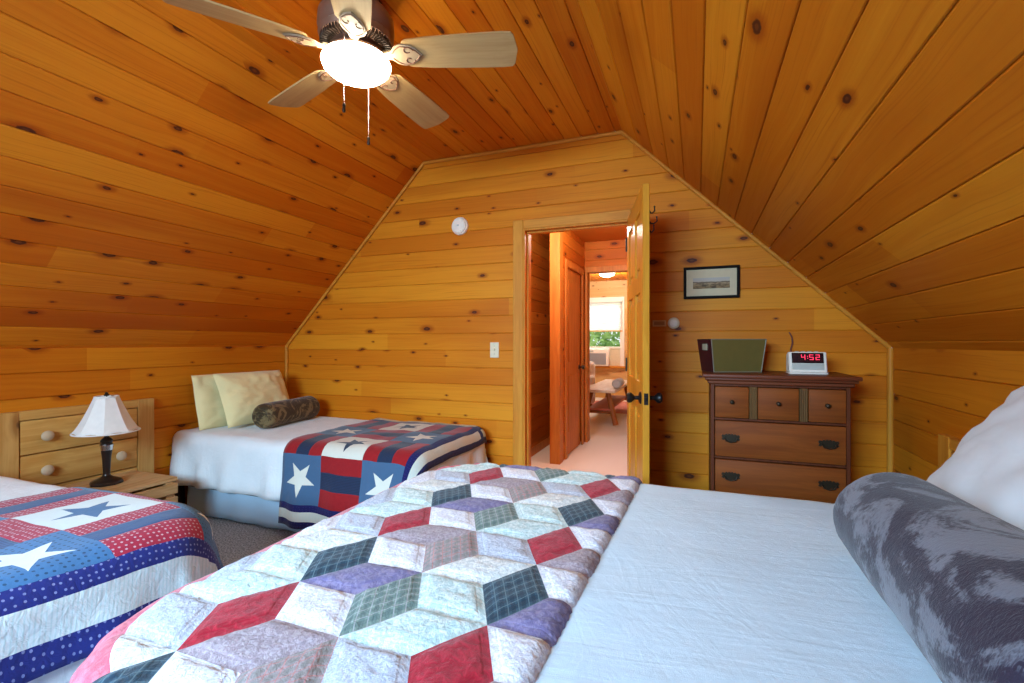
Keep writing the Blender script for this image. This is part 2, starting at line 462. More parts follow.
# trims where the planes meet
def trim_strip(name, a, b, r, m):
    bm = nb(); tube(bm, [a, b], r, 10); return struct(obj(name, bm, m))
e = .012
trim_strip('trim_1', (XL+.012, D-e, KZ), (XCL, D-e, CZ-.012), .013, MAT['trim_h'])
trim_strip('trim_2', (XR-.012, D-e, KZ), (XCR, D-e, CZ-.012), .013, MAT['trim_h'])
trim_strip('trim_3', (XCL, D-e, CZ-.012), (XCR, D-e, CZ-.012), .013, MAT['trim_h'])
trim_strip('trim_4', (XL+.012, D-e, 0.01), (XL+.012, D-e, KZ), .014, MAT['trim_v'])
trim_strip('trim_5', (XR-.012, D-e, 0.01), (XR-.012, D-e, KZ), .016, MAT['trim_v'])
# door casing and jamb
bm = nb()
box(bm, DX0-.092, DX0-.012, D-.018, D+.002, 0, DTOP+.08, .004)
box(bm, DX1+.012, DX1+.092, D-.018, D+.002, 0, DTOP+.08, .004)
struct(obj('trim_6', bm, MAT['trim_v']))
bm = nb(); box(bm, DX0-.012, DX1+.012, D-.0175, D+.002, DTOP+.012, DTOP+.08, .004); struct(obj('trim_7', bm, MAT['trim_h']))
bm = nb()
box(bm, DX0-.016, DX0, D-.012, D+.13, 0, DTOP+.016, .002); box(bm, DX1, DX1+.016, D-.012, D+.13, 0, DTOP+.016, .002)
box(bm, DX0, DX1, D-.012, D+.13, DTOP, DTOP+.016, .002)
box(bm, DX0, DX0+.011, D+.035, D+.07, 0, DTOP, .002); box(bm, DX1-.011, DX1, D+.035, D+.07, 0, DTOP, .002); box(bm, DX0+.011, DX1-.011, D+.035, D+.07, DTOP-.011, DTOP, .002)
struct(obj('trim_8', bm, MAT['trim_v']))

# open panelled door
HX, HY = -.436, 3.262
EX, EY = -.262, 2.545
LW = math.hypot(EX-HX, EY-HY); ang = math.atan2(EY-HY, EX-HX)
TH = .036; LH = 2.012
door = bpy.data.objects.new('door_1', None); COL.objects.link(door); door.location = (HX, HY, .012); door.rotation_euler = (0, 0, ang); struct(door)
# local: x along the leaf from the hinge, y>0 is the side towards the stair-side wall
bm = nb(); st = .105
rails = [(0, .22), (.82, .98), (1.46, 1.56), (LH-.11, LH)]
for a, b in ((0, st), (LW-st, LW)): box(bm, a, b, 0, TH, 0, LH, .003)
for a, b in rails: box(bm, st, LW-st, .0005, TH-.0005, a, b, .003)
box(bm, LW/2-.05, LW/2+.05, .0005, TH-.0005, .22, LH-.11, .003)
for x0, x1 in ((st, LW/2-.05), (LW/2+.05, LW-st)):
    for (a, b), (c, d) in zip(rails, rails[1:]):
        box(bm, x0-.004, x1+.004, .013, TH-.013, b-.004, c+.004, 0)
        box(bm, x0+.03, x1-.03, .005, TH-.005, b+.03, c-.03, .012)
obj('door_leaf', bm, MAT['door'], door)
def handle(side):
    bm = nb(); s = -1 if side < 0 else 1
    base = 0 if side < 0 else TH
    mtx = Matrix.Translation((LW-.068, base, .898)) @ Matrix.Rotation(rad(90 if s < 0 else -90), 4, 'X')
    lathe(bm, [(0, 0), (.033, 0), (.033, .004), (.026, .009), (.011, .012), (.0105, .032), (.018, .040), (.027, .050), (.0285, .062), (.022, .072), (0, .075)], seg=24, mtx=mtx)
    return obj('knob', bm, MAT['black_metal'], door)
handle(-1); handle(1)
bm = nb(); box(bm, LW-.0005, LW+.0015, .007, TH-.007, .868, .928, .001); box(bm, LW+.001, LW+.012, .012, TH-.012, .888, .908, .003); obj('latch_plate', bm, [MAT['black_metal']], door)
bm = nb()
for z in (.2, 1.0, 1.8): lathe(bm, [(0, 0), (.006, 0), (.006, .09), (0, .09)], (-.004, -.004, z), 12)
obj('hinge', bm, MAT['black_metal'], door)
# iron hook rack on the back of the door
hk = thing('coat_hook', 'black wrought iron hook high on the back of the open door', 'hook', (EX, EY, 0), ang)
bm = nb(); yb = TH
box(bm, -.075, -.035, yb+.0003, yb+.004, 1.80, 1.925, .001); obj('back_plate', bm, MAT['black_metal'], hk)
for zz, L in ((1.90, .034), (1.845, .046), (1.80, .03)):
    bm = nb(); pts = [(-.055, yb+.003, zz), (-.055, yb+.012, zz-.014), (-.055, yb+L*.6, zz-.018), (-.055, yb+L, zz-.004), (-.055, yb+L*.95, zz+.014)]
    tube(bm, pts, [.004, .004, .0036, .0034, .0028], 8); lathe(bm, [(0, -.006), (.006, 0), (0, .006)], (-.055, yb+L*.95, zz+.017), 10)
    obj('hook', bm, MAT['black_metal'], hk)

# ------------------------------------------------------------------ beyond the door
HXL, PX, PY, CY = -1.64, -1.272, 4.58, 5.73
bm = nb(); box(bm, -3.3, .62, D+.061, 10.62, -.06, 0, 0); struct(obj('floor_hall', bm, MAT['hall_carpet'], smooth=False))
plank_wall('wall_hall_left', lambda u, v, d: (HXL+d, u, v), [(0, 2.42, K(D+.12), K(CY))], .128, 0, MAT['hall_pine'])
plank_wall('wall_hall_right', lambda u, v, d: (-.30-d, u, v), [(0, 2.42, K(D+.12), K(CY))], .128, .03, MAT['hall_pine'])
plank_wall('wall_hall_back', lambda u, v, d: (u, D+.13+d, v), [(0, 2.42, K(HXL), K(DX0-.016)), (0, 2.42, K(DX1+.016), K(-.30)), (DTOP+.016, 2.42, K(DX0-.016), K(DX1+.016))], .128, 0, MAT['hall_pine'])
# partition with a closed door in it
D2a, D2b = 4.86, 5.55
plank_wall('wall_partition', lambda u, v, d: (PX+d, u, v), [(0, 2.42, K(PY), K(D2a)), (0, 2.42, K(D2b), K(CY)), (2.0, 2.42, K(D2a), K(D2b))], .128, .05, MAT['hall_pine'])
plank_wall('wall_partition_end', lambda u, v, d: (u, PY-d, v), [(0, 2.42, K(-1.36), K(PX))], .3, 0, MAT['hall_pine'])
bm = nb(); box(bm, -1.365, PX+.012, PY-.018, PY+.10, 0, 2.41, .004); struct(obj('trim_9', bm, MAT['hall_trim']))
bm = nb(); box(bm, HXL+.002, HXL+.016, D+.14, CY-.02, 0, .09, .003); struct(obj('baseboard_hall', bm, MAT['hall_trim']))
bm = nb()
box(bm, PX, PX+.016, D2a-.07, D2a, 0, 2.07, .003); box(bm, PX, PX+.016, D2b, D2b+.07, 0, 2.07, .003); box(bm, PX, PX+.016, D2a, D2b, 2.0, 2.07, .003)
struct(obj('trim_10', bm, MAT['hall_trim']))
d2 = bpy.data.objects.new('door_2', None); COL.objects.link(d2); struct(d2)
bm = nb(); box(bm, PX-.04, PX-.012, D2a, D2b, .01, 2.0, 0)
for a, b in ((.25, .85), (1.0, 1.88)): box(bm, PX-.014, PX-.005, D2a+.12, D2b-.12, a, b, .008)
obj('door_leaf', bm, MAT['hall_trim'], d2)
bm = nb(); lathe(bm, [(0, 0), (.03, 0), (.028, .008), (.01, .012), (.01, .03), (.026, .045), (.02, .065), (0, .068)], seg=20, mtx=Matrix.Translation((PX-.012, D2b-.07, .92)) @ Matrix.Rotation(rad(90), 4, 'Y'))
obj('knob', bm, MAT['lamp_bronze'], d2)
# cross wall with the second doorway
OX0, OX1, OT = -1.235, -.42, 2.05
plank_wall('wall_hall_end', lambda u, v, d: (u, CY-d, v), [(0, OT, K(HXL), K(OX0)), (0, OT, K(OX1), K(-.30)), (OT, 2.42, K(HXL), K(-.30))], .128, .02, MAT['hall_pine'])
bm = nb()
box(bm, OX0-.03, OX0, CY-.018, CY+.12, 0, OT+.07, .003); box(bm, OX1, OX1+.07, CY-.018, CY+.12, 0, OT+.07, .003)
struct(obj('trim_11', bm, MAT['hall_trim']))
bm = nb(); box(bm, OX0, OX1, CY-.018, CY+.12, OT, OT+.07, .003); struct(obj('trim_12', bm, MAT['hall_trim']))
bm = nb(); box(bm, HXL-.05, -.25, D+.12, CY, 2.42, 2.46, 0); struct(obj('ceiling_hall', bm, MAT['hall_pine'], smooth=False))
# far room shell
FY = 10.5
FX0, FX1, FZ0, FZ1 = -2.45, -1.53, .70, 2.13
FC = 2.56
plank_wall('wall_room_far', lambda u, v, d: (u, FY-d, v), [(0, FZ0, K(-3.2), K(.5)), (FZ1, FC, K(-3.2), K(.5)), (FZ0, FZ1, K(-3.2), K(FX0)), (FZ0, FZ1, K(FX1), K(.5))], .15, 0, MAT['room_pine'])
plank_wall('wall_room_left', lambda u, v, d: (-3.2+d, u, v), [(0, FC, K(CY+.1), K(FY))], .15, 0, MAT['room_pine'])
plank_wall('wall_room_right', lambda u, v, d: (.5-d, u, v), [(0, FC, K(CY+.1), K(FY))], .15, 0, MAT['room_pine'])
plank_wall('wall_room_back', lambda u, v, d: (u, CY+.12+d, v), [(0, OT, K(-3.2), K(OX0-.03)), (0, OT, K(OX1+.03), K(.5)), (OT, FC, K(-3.2), K(.5))], .15, 0, MAT['room_pine'])
plank_wall('ceiling_room', lambda u, v, d: (v, u, FC-d), [(-3.2, .5, K(CY+.1), K(FY))], .14, 0, MAT['ceil_pine'])
win = bpy.data.objects.new('window_1', None); COL.objects.link(win); struct(win)
bm = nb()
for a, b, c, d in ((FX0-.07, FX0+.02, FZ0-.05, FZ1+.07), (FX1-.02, FX1+.07, FZ0-.05, FZ1+.07), (FX0+.02, FX1-.02, FZ1-.02, FZ1+.07), (FX0+.02, FX1-.02, 1.075, 1.12)): box(bm, a, b, FY-.02, FY+.08, c, d, .004)
obj('window_frame', bm, MAT['white_plastic'], win)
bm = nb(); box(bm, FX0-.09, FX1+.09, FY-.07, FY+.08, FZ0-.05, FZ0, .004); obj('window_sill', bm, MAT['trim_h'], win)
gm = M('window glass', .02, .5); gm.set('Transmission Weight', 1.); gm.b.inputs['IOR'].default_value = 1.02
bm = nb(); box(bm, FX0+.02, FX1-.02, FY+.04, FY+.044, 1.12, FZ1-.02, 0); obj('pane', bm, gm.m, win, smooth=False)
# blind
bl = thing('window_blind', 'white cellular blind half lowered over the window in the far room', 'blind', (0, FY-.04, 0))
bmt = M('cellular blind', .9, .1); bmt.col((.78, .76, .70)); bmt.set('Transmission Weight', 0.); bmt.set('Subsurface Weight', 0.)
tr = bmt.n('ShaderNodeBsdfTranslucent'); tr.inputs[0].default_value = (.85, .83, .76, 1); mx = bmt.n('ShaderNodeMixShader'); mx.inputs[0].default_value = .55
out = bmt.nt.nodes['Material Output']; bmt.nt.links.new(bmt.b.outputs[0], mx.inputs[1]); bmt.nt.links.new(tr.outputs[0], mx.inputs[2]); bmt.nt.links.new(mx.outputs[0], out.inputs[0])
bm = nb(); n = 34; z0, z1 = 1.475, 2.09
rows = [[bm.verts.new((x, (.006 if i % 2 else -.006), z0+(z1-z0)*i/n)) for x in (FX0-.01, FX1+.03)] for i in range(n+1)]
for a, b in zip(rows, rows[1:]): bm.faces.new((a[0], a[1], b[1], b[0]))
obj('blind_cloth', bm, bmt.m, bl, smooth=False)
bm = nb(); box(bm, FX0-.015, FX1+.035, -.025, .018, 2.09, 2.135, .004); obj('head_rail', bm, MAT['white_plastic'], bl)
bm = nb(); box(bm, FX0-.01, FX1+.03, -.014, .014, 1.448, 1.475, .004); obj('bottom_rail', bm, MAT['tan'], bl)
# air conditioner
ac = thing('air_conditioner', 'white window air conditioner with grey grille under the half lowered blind', 'air conditioner', (0, FY, 0))
bm = nb(); box(bm, -2.36, -1.77, -.16, .25, FZ0+.001, 1.07, .012, seg=2); obj('housing', bm, MAT['white_plastic'], ac)
bm = nb(); box(bm, -2.2, -1.83, -.166, -.156, .735, .98, .004)
for i in range(9): box(bm, -2.195, -1.835, -.172, -.164, .75+i*.025, .758+i*.025, .002)
obj('grille', bm, plain('grey grille', (.36, .38, .42), .5), ac)
bm = nb(); box(bm, -2.3, -2.1, -.166, -.158, 1.0, 1.04, .002); obj('control_panel', bm, MAT['silver_panel'], ac)
bm = nb(); box(bm, -1.768, FX1-.022, .0, .03, FZ0+.002, 1.073, .002)
for i in range(5): box(bm, -1.755+i*.04, -1.74+i*.04, -.006, .001, FZ0+.01, 1.065, .002)
obj('side_panel', bm, MAT['ivory'], ac)
# flush ceiling lamp of that room
fl = thing('ceiling_light', 'lit flush dome lamp on the ceiling of the far room', 'ceiling light', (-1.60, 9.15, FC))
bm = nb(); lathe(bm, [(0, 0), (.17, 0), (.17, -.02), (.15, -.025), (0, -.025)], seg=32); obj('base', bm, MAT['white_plastic'], fl)
bm = nb(); lathe(bm, [(.148, -.025), (.15, -.04), (.125, -.075), (.07, -.095), (0, -.10)], seg=32); obj('diffuser', bm, MAT['far_lamp'], fl)
# rustic bench
bn = thing('rustic_bench', 'rustic bench with pale top and splayed log legs beyond the doorway', 'bench', (-1.33, 7.85, 0))
logm = grain_wood('log legs', 2, (.36, .13, .03), (.24, .07, .015)); topm = grain_wood('pale bench top', 1, (.74, .66, .55), (.62, .52, .40))
bm = nb(); box(bm, -.25, .25, -1.02, 1.02, .487, .53, .012, seg=2); obj('bench_top', bm, topm, bn)
for y in (-.9, .9):
    for s in (-1, 1):
        bm = nb(); tube(bm, [(s*.24, y, .018), (s*.12, y*.96, .49)], [.042, .036], 12); obj('leg', bm, logm, bn)
    bm = nb(); tube(bm, [(-.19, y*.985, .20), (.19, y*.985, .20)], .025, 10); obj('crossbar', bm, logm, bn)
bm = nb(); box(bm, -.17, .17, -.95, .95, .222, .25, .006); obj('shelf', bm, plain('red brown shelf', (.40, .10, .05), .5), bn)
ot = thing('rolled_blanket', 'small grey rolled blanket at the near end of the rustic bench', 'blanket', (-1.10, 7.25, .531))
bm = nb(); lathe(bm, [(0, -.19), (.05, -.19), (.066, -.17), (.07, 0), (.066, .17), (.05, .19), (0, .19)], seg=24, mtx=Matrix.Translation((0, 0, .07)) @ Matrix.Rotation(rad(90), 4, 'X'))
obj('roll', bm, fabric('grey blanket', (.48, .50, .50)), ot)
ch = thing('armchair', 'white upholstered armchair behind the rustic bench', 'armchair', (-2.25, 8.9, 0), rad(-70))
um = fabric('white upholstery', (.80, .78, .75))
bm = nb(); box(bm, -.38, .38, -.36, .36, .14, .44, .05, seg=3); obj('seat', bm, um, ch)
bm = nb(); box(bm, -.40, .40, .24, .42, .30, .86, .08, seg=4); obj('backrest', bm, um, ch)
for s in (-1, 1):
    bm = nb(); box(bm, s*.44-.07, s*.44+.07, -.36, .40, .10, .62, .06, seg=4); obj('armrest', bm, um, ch)
    for y in (-.3, .34):
        bm = nb(); tube(bm, [(s*.36, y, .0065), (s*.35, y, .15)], [.018, .026], 10); obj('leg', bm, logm, ch)
rg = nb(); box(rg, -1.95, -.55, 8.25, 9.9, .0005, .005, .002)
tag(obj('area_rug', rg, fabric('faded red rug', (.50, .16, .13), var=.3)), 'faded red rug on the pale carpet beyond the bench', 'rug')

# greenery outside the far window
def bush(name, loc, r, label, seed):
    random.seed(seed); t = thing(name, label, 'tree', loc)
    bm = nb(); tube(bm, [(0, 0, 0), (.05, 0, r*.9), (0, .05, r*1.8)], [.14, .11, .06], 10); obj('trunk', bm, logm, t)
    bm = nb()
    for i in range(2600):
        d = Vector((random.gauss(0, 1), random.gauss(0, 1), random.gauss(0, 1))).normalized()*r*(random.random()**.35)
        c = Vector((d.x, d.y, d.z*1.15 + r*1.6))
        a = Vector((random.gauss(0, 1), random.gauss(0, 1), random.gauss(0, 1))).normalized()*.13; b = a.cross(Vector((random.gauss(0, 1), random.gauss(0, 1), 1))).normalized()*.06
        bm.faces.new([bm.verts.new(c-a), bm.verts.new(c+b), bm.verts.new(c+a), bm.verts.new(c-b)])
    lm = M('leaves', .6, .2); o = lm.obj(); f = lm.noise(lm.vec(*o), 3., 2.); lm.col(lm.mix(f, (.22, .42, .10), (.45, .62, .25)))
    obj('foliage', bm, lm.m, t, smooth=False, recalc=False)
bush('leafy_tree', (-3.0, 14.8, -2.2), 1.7, 'bright green leafy tree seen through the far window', 3)
bm = nb(); box(bm, -14, 10, 10.75, 30, -2.35, -2.25, 0); struct(obj('ground', bm, plain('lawn', (.25, .4, .12), .9, scale=4), smooth=False))

# ------------------------------------------------------------------ ceiling fan
FXc, FYc = -1.297, 1.592
fan = thing('ceiling_fan', 'five bladed ceiling fan with pale wood blades and a lit globe', 'ceiling fan', (FXc, FYc, 0))
bm = nb(); lathe(bm, [(0, CZ-.001), (.085, CZ-.001), (.088, CZ-.02), (.075, CZ-.05), (.05, CZ-.065), (0, CZ-.065)], seg=40); obj('canopy', bm, MAT['bronze'], fan)
bm = nb(); lathe(bm, [(0, CZ-.06), (.04, CZ-.06), (.045, CZ-.075), (.125, CZ-.09), (.148, CZ-.12), (.151, CZ-.165), (.138, CZ-.185), (.148, CZ-.195), (.142, CZ-.215), (.085, CZ-.245), (0, CZ-.245)], seg=56)
mot = obj('motor_housing', bm, MAT['bronze'], fan)
bm = nb()
for i in range(60):
    a = 2*PI*i/60
    box(bm, .092, .141, -.0024, .0024, 2.402, 2.428, .001, mtx=Matrix.Rotation(a, 4, 'Z') @ Matrix.Translation((0, 0, 0)))
obj('vent_ribs', bm, MAT['lamp_bronze'], mot)
bm = nb(); lathe(bm, [(0, 2.40), (.075, 2.40), (.078, 2.385), (.100, 2.378), (.117, 2.372), (.120, 2.362), (.112, 2.358), (0, 2.358)], seg=48); obj('light_fitter', bm, MAT['bronze'], fan)
bm = nb(); lathe(bm, [(.110, 2.362), (.130, 2.353), (.137, 2.340), (.130, 2.320), (.106, 2.299), (.07, 2.285), (.03, 2.279), (0, 2.278)], seg=56); obj('light_globe', bm, MAT['globe'], fan)
bladem = grain_wood('pale oak fan blade', 0, (.56, .37, .16), (.46, .28, .11), .5)
ironm = plain('antique cream iron', (.36, .26, .16), .5); scroll = plain('brown scroll', (.17, .07, .035), .5)
bpoly = [(.20, -.050), (.215, -.058), (.30, -.064), (.45, -.070), (.60, -.073), (.635, -.072), (.646, -.060), (.652, -.03), (.660, 0), (.652, .03), (.646, .060), (.635, .072), (.60, .073), (.45, .070), (.30, .064), (.215, .058), (.20, .050), (.19, .03), (.187, 0), (.19, -.03)]
ipoly = [(.120, -.014), (.15, -.020), (.165, -.042), (.19, -.052), (.225, -.046), (.252, -.030), (.262, -.012), (.275, 0), (.262, .012), (.252, .030), (.225, .046), (.19, .052), (.165, .042), (.15, .020), (.120, .014)]
BZ = 2.372
for k in range(5):
    a = rad(17.5 + 72*k)
    mtx = Matrix.Rotation(a, 4, 'Z') @ Matrix.Translation((0, 0, BZ)) @ Matrix.Rotation(rad(-15), 4, 'X')
    bm = nb(); prism(bm, [(x, y*1.12) for x, y in bpoly], 0, .007, mi=0, bev=.0018)
    b = obj('blade', bm, bladem, fan); b.matrix_local = mtx
    bm = nb(); prism(bm, ipoly, -.007, -.0005, bev=.002); box(bm, .06, .135, -.013, .013, -.004, .012, .003)
    ir = obj('blade_iron', bm, ironm, b)
    bm = nb()
    for s in (-1, 1):
        pts = [(.205 + .022*math.cos(t)*(1-t/9) + .012, s*(.022 + .020*math.sin(t)*(1-t/9)), -.0075) for t in [x*.5 for x in range(12)]]
        tube(bm, pts, .0026, 6)
        tube(bm, [(.15, s*.010, -.0075), (.168, s*.030, -.0075), (.19, s*.043, -.0075), (.225, s*.038, -.0075), (.25, s*.020, -.0075), (.265, 0, -.0075)], .0026, 6)
    obj('scrollwork', bm, scroll, ir)
tw = Vector((.634, -.776, 0)); rt = Vector((.9323, .3616, 0))
for off, zt, zb in ((tw*.148 - rt*.048, 2.395, 2.075), (-tw*.045 + rt*.05, 2.30, 2.028)):
    bm = nb(); n = 46
    for i in range(n):
        z = zt - (zt-zb-.03)*i/n
        lathe(bm, [(0, -.0028), (.0022, 0), (0, .0028)], (off.x, off.y, z), 6)
    tube(bm, [(off.x, off.y, zt), (off.x, off.y, zb+.03)], .0009, 6)
    c = obj('pull_chain', bm, MAT['chrome'], fan)
    bm = nb(); lathe(bm, [(0, .035), (.003, .034), (.0065, .026), (.005, .016), (.007, .008), (.005, 0), (0, -.001)], (off.x, off.y, zb), 14); obj('chain_fob', bm, MAT['lamp_bronze'], c)

# ------------------------------------------------------------------ small things on the end wall
bm = nb(); R90 = Matrix.Rotation(rad(90), 4, 'X')
sm = thing('smoke_detector', 'round white smoke detector on the end wall left of the doorway', 'smoke detector', (-1.703, D, 2.10))
bm = nb(); lathe(bm, [(0, 0), (.068, 0), (.070, .008), (.066, .022), (.060, .026)], seg=40, mtx=R90); obj('base', bm, MAT['white_plastic'], sm)
bm = nb(); lathe(bm, [(.060, .026), (.056, .036), (.04, .042), (0, .044)], seg=40, mtx=R90)
for i in range(16):
    a = 2*PI*i/16; box(bm, .04, .052, -.0025, .0025, .036, .042, .001, mtx=R90 @ Matrix.Rotation(a, 4, 'Z'))
obj('cover', bm, MAT['white_plastic'], sm)
bm = nb(); lathe(bm, [(0, .044), (.008, .044), (.007, .047), (0, .047)], seg=16, mtx=R90); obj('test_button', bm, MAT['silver_panel'], sm)
sw = thing('light_switch', 'ivory light switch plate on the end wall between bed and doorway', 'light switch', (-1.417, D, 1.147))
bm = nb(); box(bm, -.036, .036, -.006, 0.0, -.058, .058, .003); obj('plate', bm, MAT['ivory'], sw)
bm = nb(); box(bm, -.006, .006, -.016, -.005, -.004, .014, .002); obj('toggle', bm, MAT['ivory'], sw)
for z in (-.03, .03):
    bm = nb(); lathe(bm, [(0, .006), (.003, .006), (.0025, .0075), (0, .0078)], seg=12, mtx=Matrix.Translation((0, 0, z)) @ R90); obj('screw', bm, MAT['chrome'], sw)
th = thing('thermostat', 'small round cream dial on the wall between door and chest', 'thermostat', (-.142, D, 1.330))
bm = nb(); lathe(bm, [(0, 0), (.036, 0), (.037, .006), (.033, .013), (.026, .015)], seg=32, mtx=R90); obj('ring', bm, MAT['ivory'], th)
bm = nb(); lathe(bm, [(.026, .015), (.024, .026), (.018, .029), (0, .029)], seg=32, mtx=R90); obj('dial', bm, MAT['white_plastic'], th)
nm = thing('wall_plate', 'small tan rectangular plate on the wall beside the round dial', 'wall plate', (-.232, D, 1.330))
bm = nb(); box(bm, -.043, .043, -.007, 0, -.021, .021, .002); obj('plate', bm, MAT['tan'], nm)
bm = nb(); box(bm, -.033, .033, -.0085, -.0065, -.012, .012, .001); obj('inset', bm, plain('tan inset', (.40, .20, .06), .5), nm)
pf = thing('picture_frame', 'black framed landscape picture hanging on the end wall above the chest', 'picture', (.084, D, 1.585), 0)
bm = nb(); w, h, t = .165, .102, .017
box(bm, -w, w, -.022, -.001, h-t, h, .003); box(bm, -w, w, -.022, -.001, -h, -h+t, .003); box(bm, -w, -w+t, -.0218, -.001, -h+t, h-t, .003); box(bm, w-t, w, -.0218, -.001, -h+t, h-t, .003)
obj('frame', bm, plain('black frame', (.010, .008, .007), .6, .08), pf)
bm = nb(); box(bm, -w+t, w-t, -.012, -.001, -h+t, h-t, 0); obj('mat_board', bm, plain('cream mat board', (.66, .56, .36), .8), pf)
pm = M('landscape print', .6, .2); o = pm.obj()
hz = pm.noise(pm.vec(o[0]*11., 0, 0), 1., 3.)*.034 - .012
fgm = pm.step(pm.noise(pm.vec(o[0]*34, o[2]*90., 1.), 1., 4.), .42, .60)
c = pm.mix(fgm, (.30, .20, .09), (.10, .065, .035))
c = pm.mix(pm.step(o[2], -.026, .0), c, pm.mix(fgm, (.42, .30, .17), (.20, .14, .08)))
c = pm.mix(pm.step(o[2], hz-.006, hz-.003), c, (.12, .085, .06))
c = pm.mix(pm.step(o[2], hz-.0015, hz+.0015), c, pm.mix(pm.step(o[2], .0, .028), (.55, .46, .34), (.50, .47, .42)))
pm.col(c)
bm = nb(); box(bm, -.108, .108, -.0132, -.0115, -.038, .030, 0); obj('print', bm, pm.m, pf, smooth=False)

# ------------------------------------------------------------------ chest of drawers
dr = thing('chest_of_drawers', 'cherry chest with three small drawers over wide drawers, against the end wall', 'chest of drawers', (.393, 3.04, 0))
# local: x -0.324..0.324, front at y=-0.21
FYd, BYd, hw = -.205, .225, .324
bm = nb(); prof = [(-.362, 1.03), (-.362, 1.018), (-.352, 1.004), (-.345, .996), (-.338, .984), (-.330, .978)]
box(bm, -.364, .364, -.245, .232, 1.012, 1.032, .005, seg=2); box(bm, -.352, .352, -.234, .230, .998, 1.0125, .005, seg=2); box(bm, -.338, .338, -.220, .228, .978, .9985, .005)
obj('top', bm, MAT['cherry_top'], dr)
bm = nb()
box(bm, -hw, -hw+.02, FYd, BYd, .10, .978, .003); box(bm, hw-.02, hw, FYd, BYd, .10, .978, .003); box(bm, -hw+.02, hw-.02, BYd-.012, BYd, .10, .978, 0)
for z in (.10, .172, .372, .572, .782, .966): box(bm, -hw+.02, hw-.02, FYd+.002, BYd-.012, z, z+.013, .002)
obj('carcass', bm, MAT['cherry_dark'], dr)
bm = nb()
for s in (-1, 1):
    for ya, yb_ in ((-.212, -.17), (.18, BYd)):
        bm = nb(); box(bm, s*.312-.03, s*.312+.02, ya, yb_, 0, .10, .006); obj('foot', bm, MAT['cherry_dark'], dr)
bm = nb(); box(bm, -.28, .28, -.208, -.19, .05, .10, .006)
obj('apron', bm, MAT['cherry_dark'], dr)
for x in (-.114, .118):
    bm = nb(); box(bm, x-.019, x+.019, FYd-.008, FYd+.06, .795, .966, .002)
    for i in range(4): tube(bm, [(x-.0125+i*.0083, FYd-.009, .80), (x-.0125+i*.0083, FYd-.009, .961)], .0032, 8)
    obj('fluted_divider', bm, MAT['fluted'], dr)
def drawer(x0, x1, z0, z1):
    bm = nb(); box(bm, x0, x1, FYd-.012, FYd+.012, z0, z1, .006, seg=2); box(bm, x0+.01, x1-.01, FYd+.01, BYd-.03, z0+.008, z1-.02, 0)
    return obj('drawer', bm, MAT['cherry'], dr)
for x0, x1 in ((-.302, -.135), (-.093, .097), (.139, .302)):
    d = drawer(x0, x1, .797, .964); bm = nb(); xc = (x0+x1)/2
    lathe(bm, [(0, 0), (.010, 0), (.006, .005), (.005, .012), (.011, .018), (.011, .024), (.006, .028), (0, .029)], seg=20, mtx=Matrix.Translation((xc, FYd-.012, .884)) @ R90)
    obj('knob', bm, MAT['brass'], d)
def bat_pull(d, x, z):
    out = [(0, .020), (.008, .026), (.014, .018), (.022, .024), (.030, .016), (.040, .020), (.046, .010), (.040, .002), (.046, -.006), (.036, -.012), (.028, -.006), (.020, -.018), (.010, -.014), (0, -.024)]
    poly = out + [(-a, b) for a, b in out[::-1][1:-1]]
    poly = poly[::-1]
    bm = nb(); prism(bm, poly, 0, .003, mtx=Matrix.Translation((x, FYd-.012, z)) @ R90); p = obj('pull_plate', bm, MAT['brass'], d)
    bm = nb()
    tube(bm, [(x-.030, FYd-.014, z+.003), (x-.030, FYd-.028, z+.002), (x-.024, FYd-.032, z-.012), (x, FYd-.033, z-.018), (x+.024, FYd-.032, z-.012), (x+.030, FYd-.028, z+.002), (x+.030, FYd-.014, z+.003)], .0036, 8)
    obj('bail', bm, MAT['brass'], p)
for z0, z1 in ((.587, .780), (.387, .570), (.187, .370)):
    d = drawer(-.302, .302, z0, z1)
    for x in (-.224, .226): bat_pull(d, x, (z0+z1)/2+.004)

# bin on the chest
bi = thing('storage_bin', 'tapered olive grey bin with a dark maroon end standing on the chest', 'storage bin', (.186, 3.095, 1.033), rad(21)); bi.scale = (1.05, 1., 1.)
def frustum(bm, w0, d0, w1, d1, z0, z1, t=.006, mi=0):
    def ring(w, d, z): return [bm.verts.new((sx*w, sy*d, z)) for sx, sy in ((-1, -1), (1, -1), (1, 1), (-1, 1))]
    a, b, c, d = ring(w0, d0, z0), ring(w1, d1, z1), ring(w1-t, d1-t, z1), ring(w0-t, d0-t, z0+t)
    for p, q in ((a, b), (b, c), (c, d)):
        for i in range(4): bm.faces.new((p[i], p[(i+1) % 4], q[(i+1) % 4], q[i])).material_index = mi
    bm.faces.new(a[::-1]).material_index = mi; bm.faces.new(d).material_index = mi
bm = nb(); frustum(bm, .128, .085, .148, .100, 0, .190); obj('bin_body', bm, plain('olive grey sheet', (.17, .135, .035), .4, .5, .2), bi)
sl = (.148-.128)/.19
bm = nb(); vs = []
ps = [(-.1285, -.0855, .001), (-.1285, .0855, .001), (-.1485, .1005, .190), (-.1485, -.1005, .190)]
a = [bm.verts.new(p) for p in ps]; b = [bm.verts.new((p[0]-.004, p[1], p[2])) for p in ps]
bm.faces.new(a); bm.faces.new(b[::-1])
for i in range(4): bm.faces.new((a[i], a[(i+1) % 4], b[(i+1) % 4], b[i]))
obj('end_panel', bm, plain('dark maroon panel', (.055, .010, .014), .4), bi)
bm = nb(); box(bm, -.1525, -.1485, -.045, .02, .125, .162, .001); obj('name_plate', bm, plain('pale plate', (.52, .46, .30), .5), bi)
bm = nb()
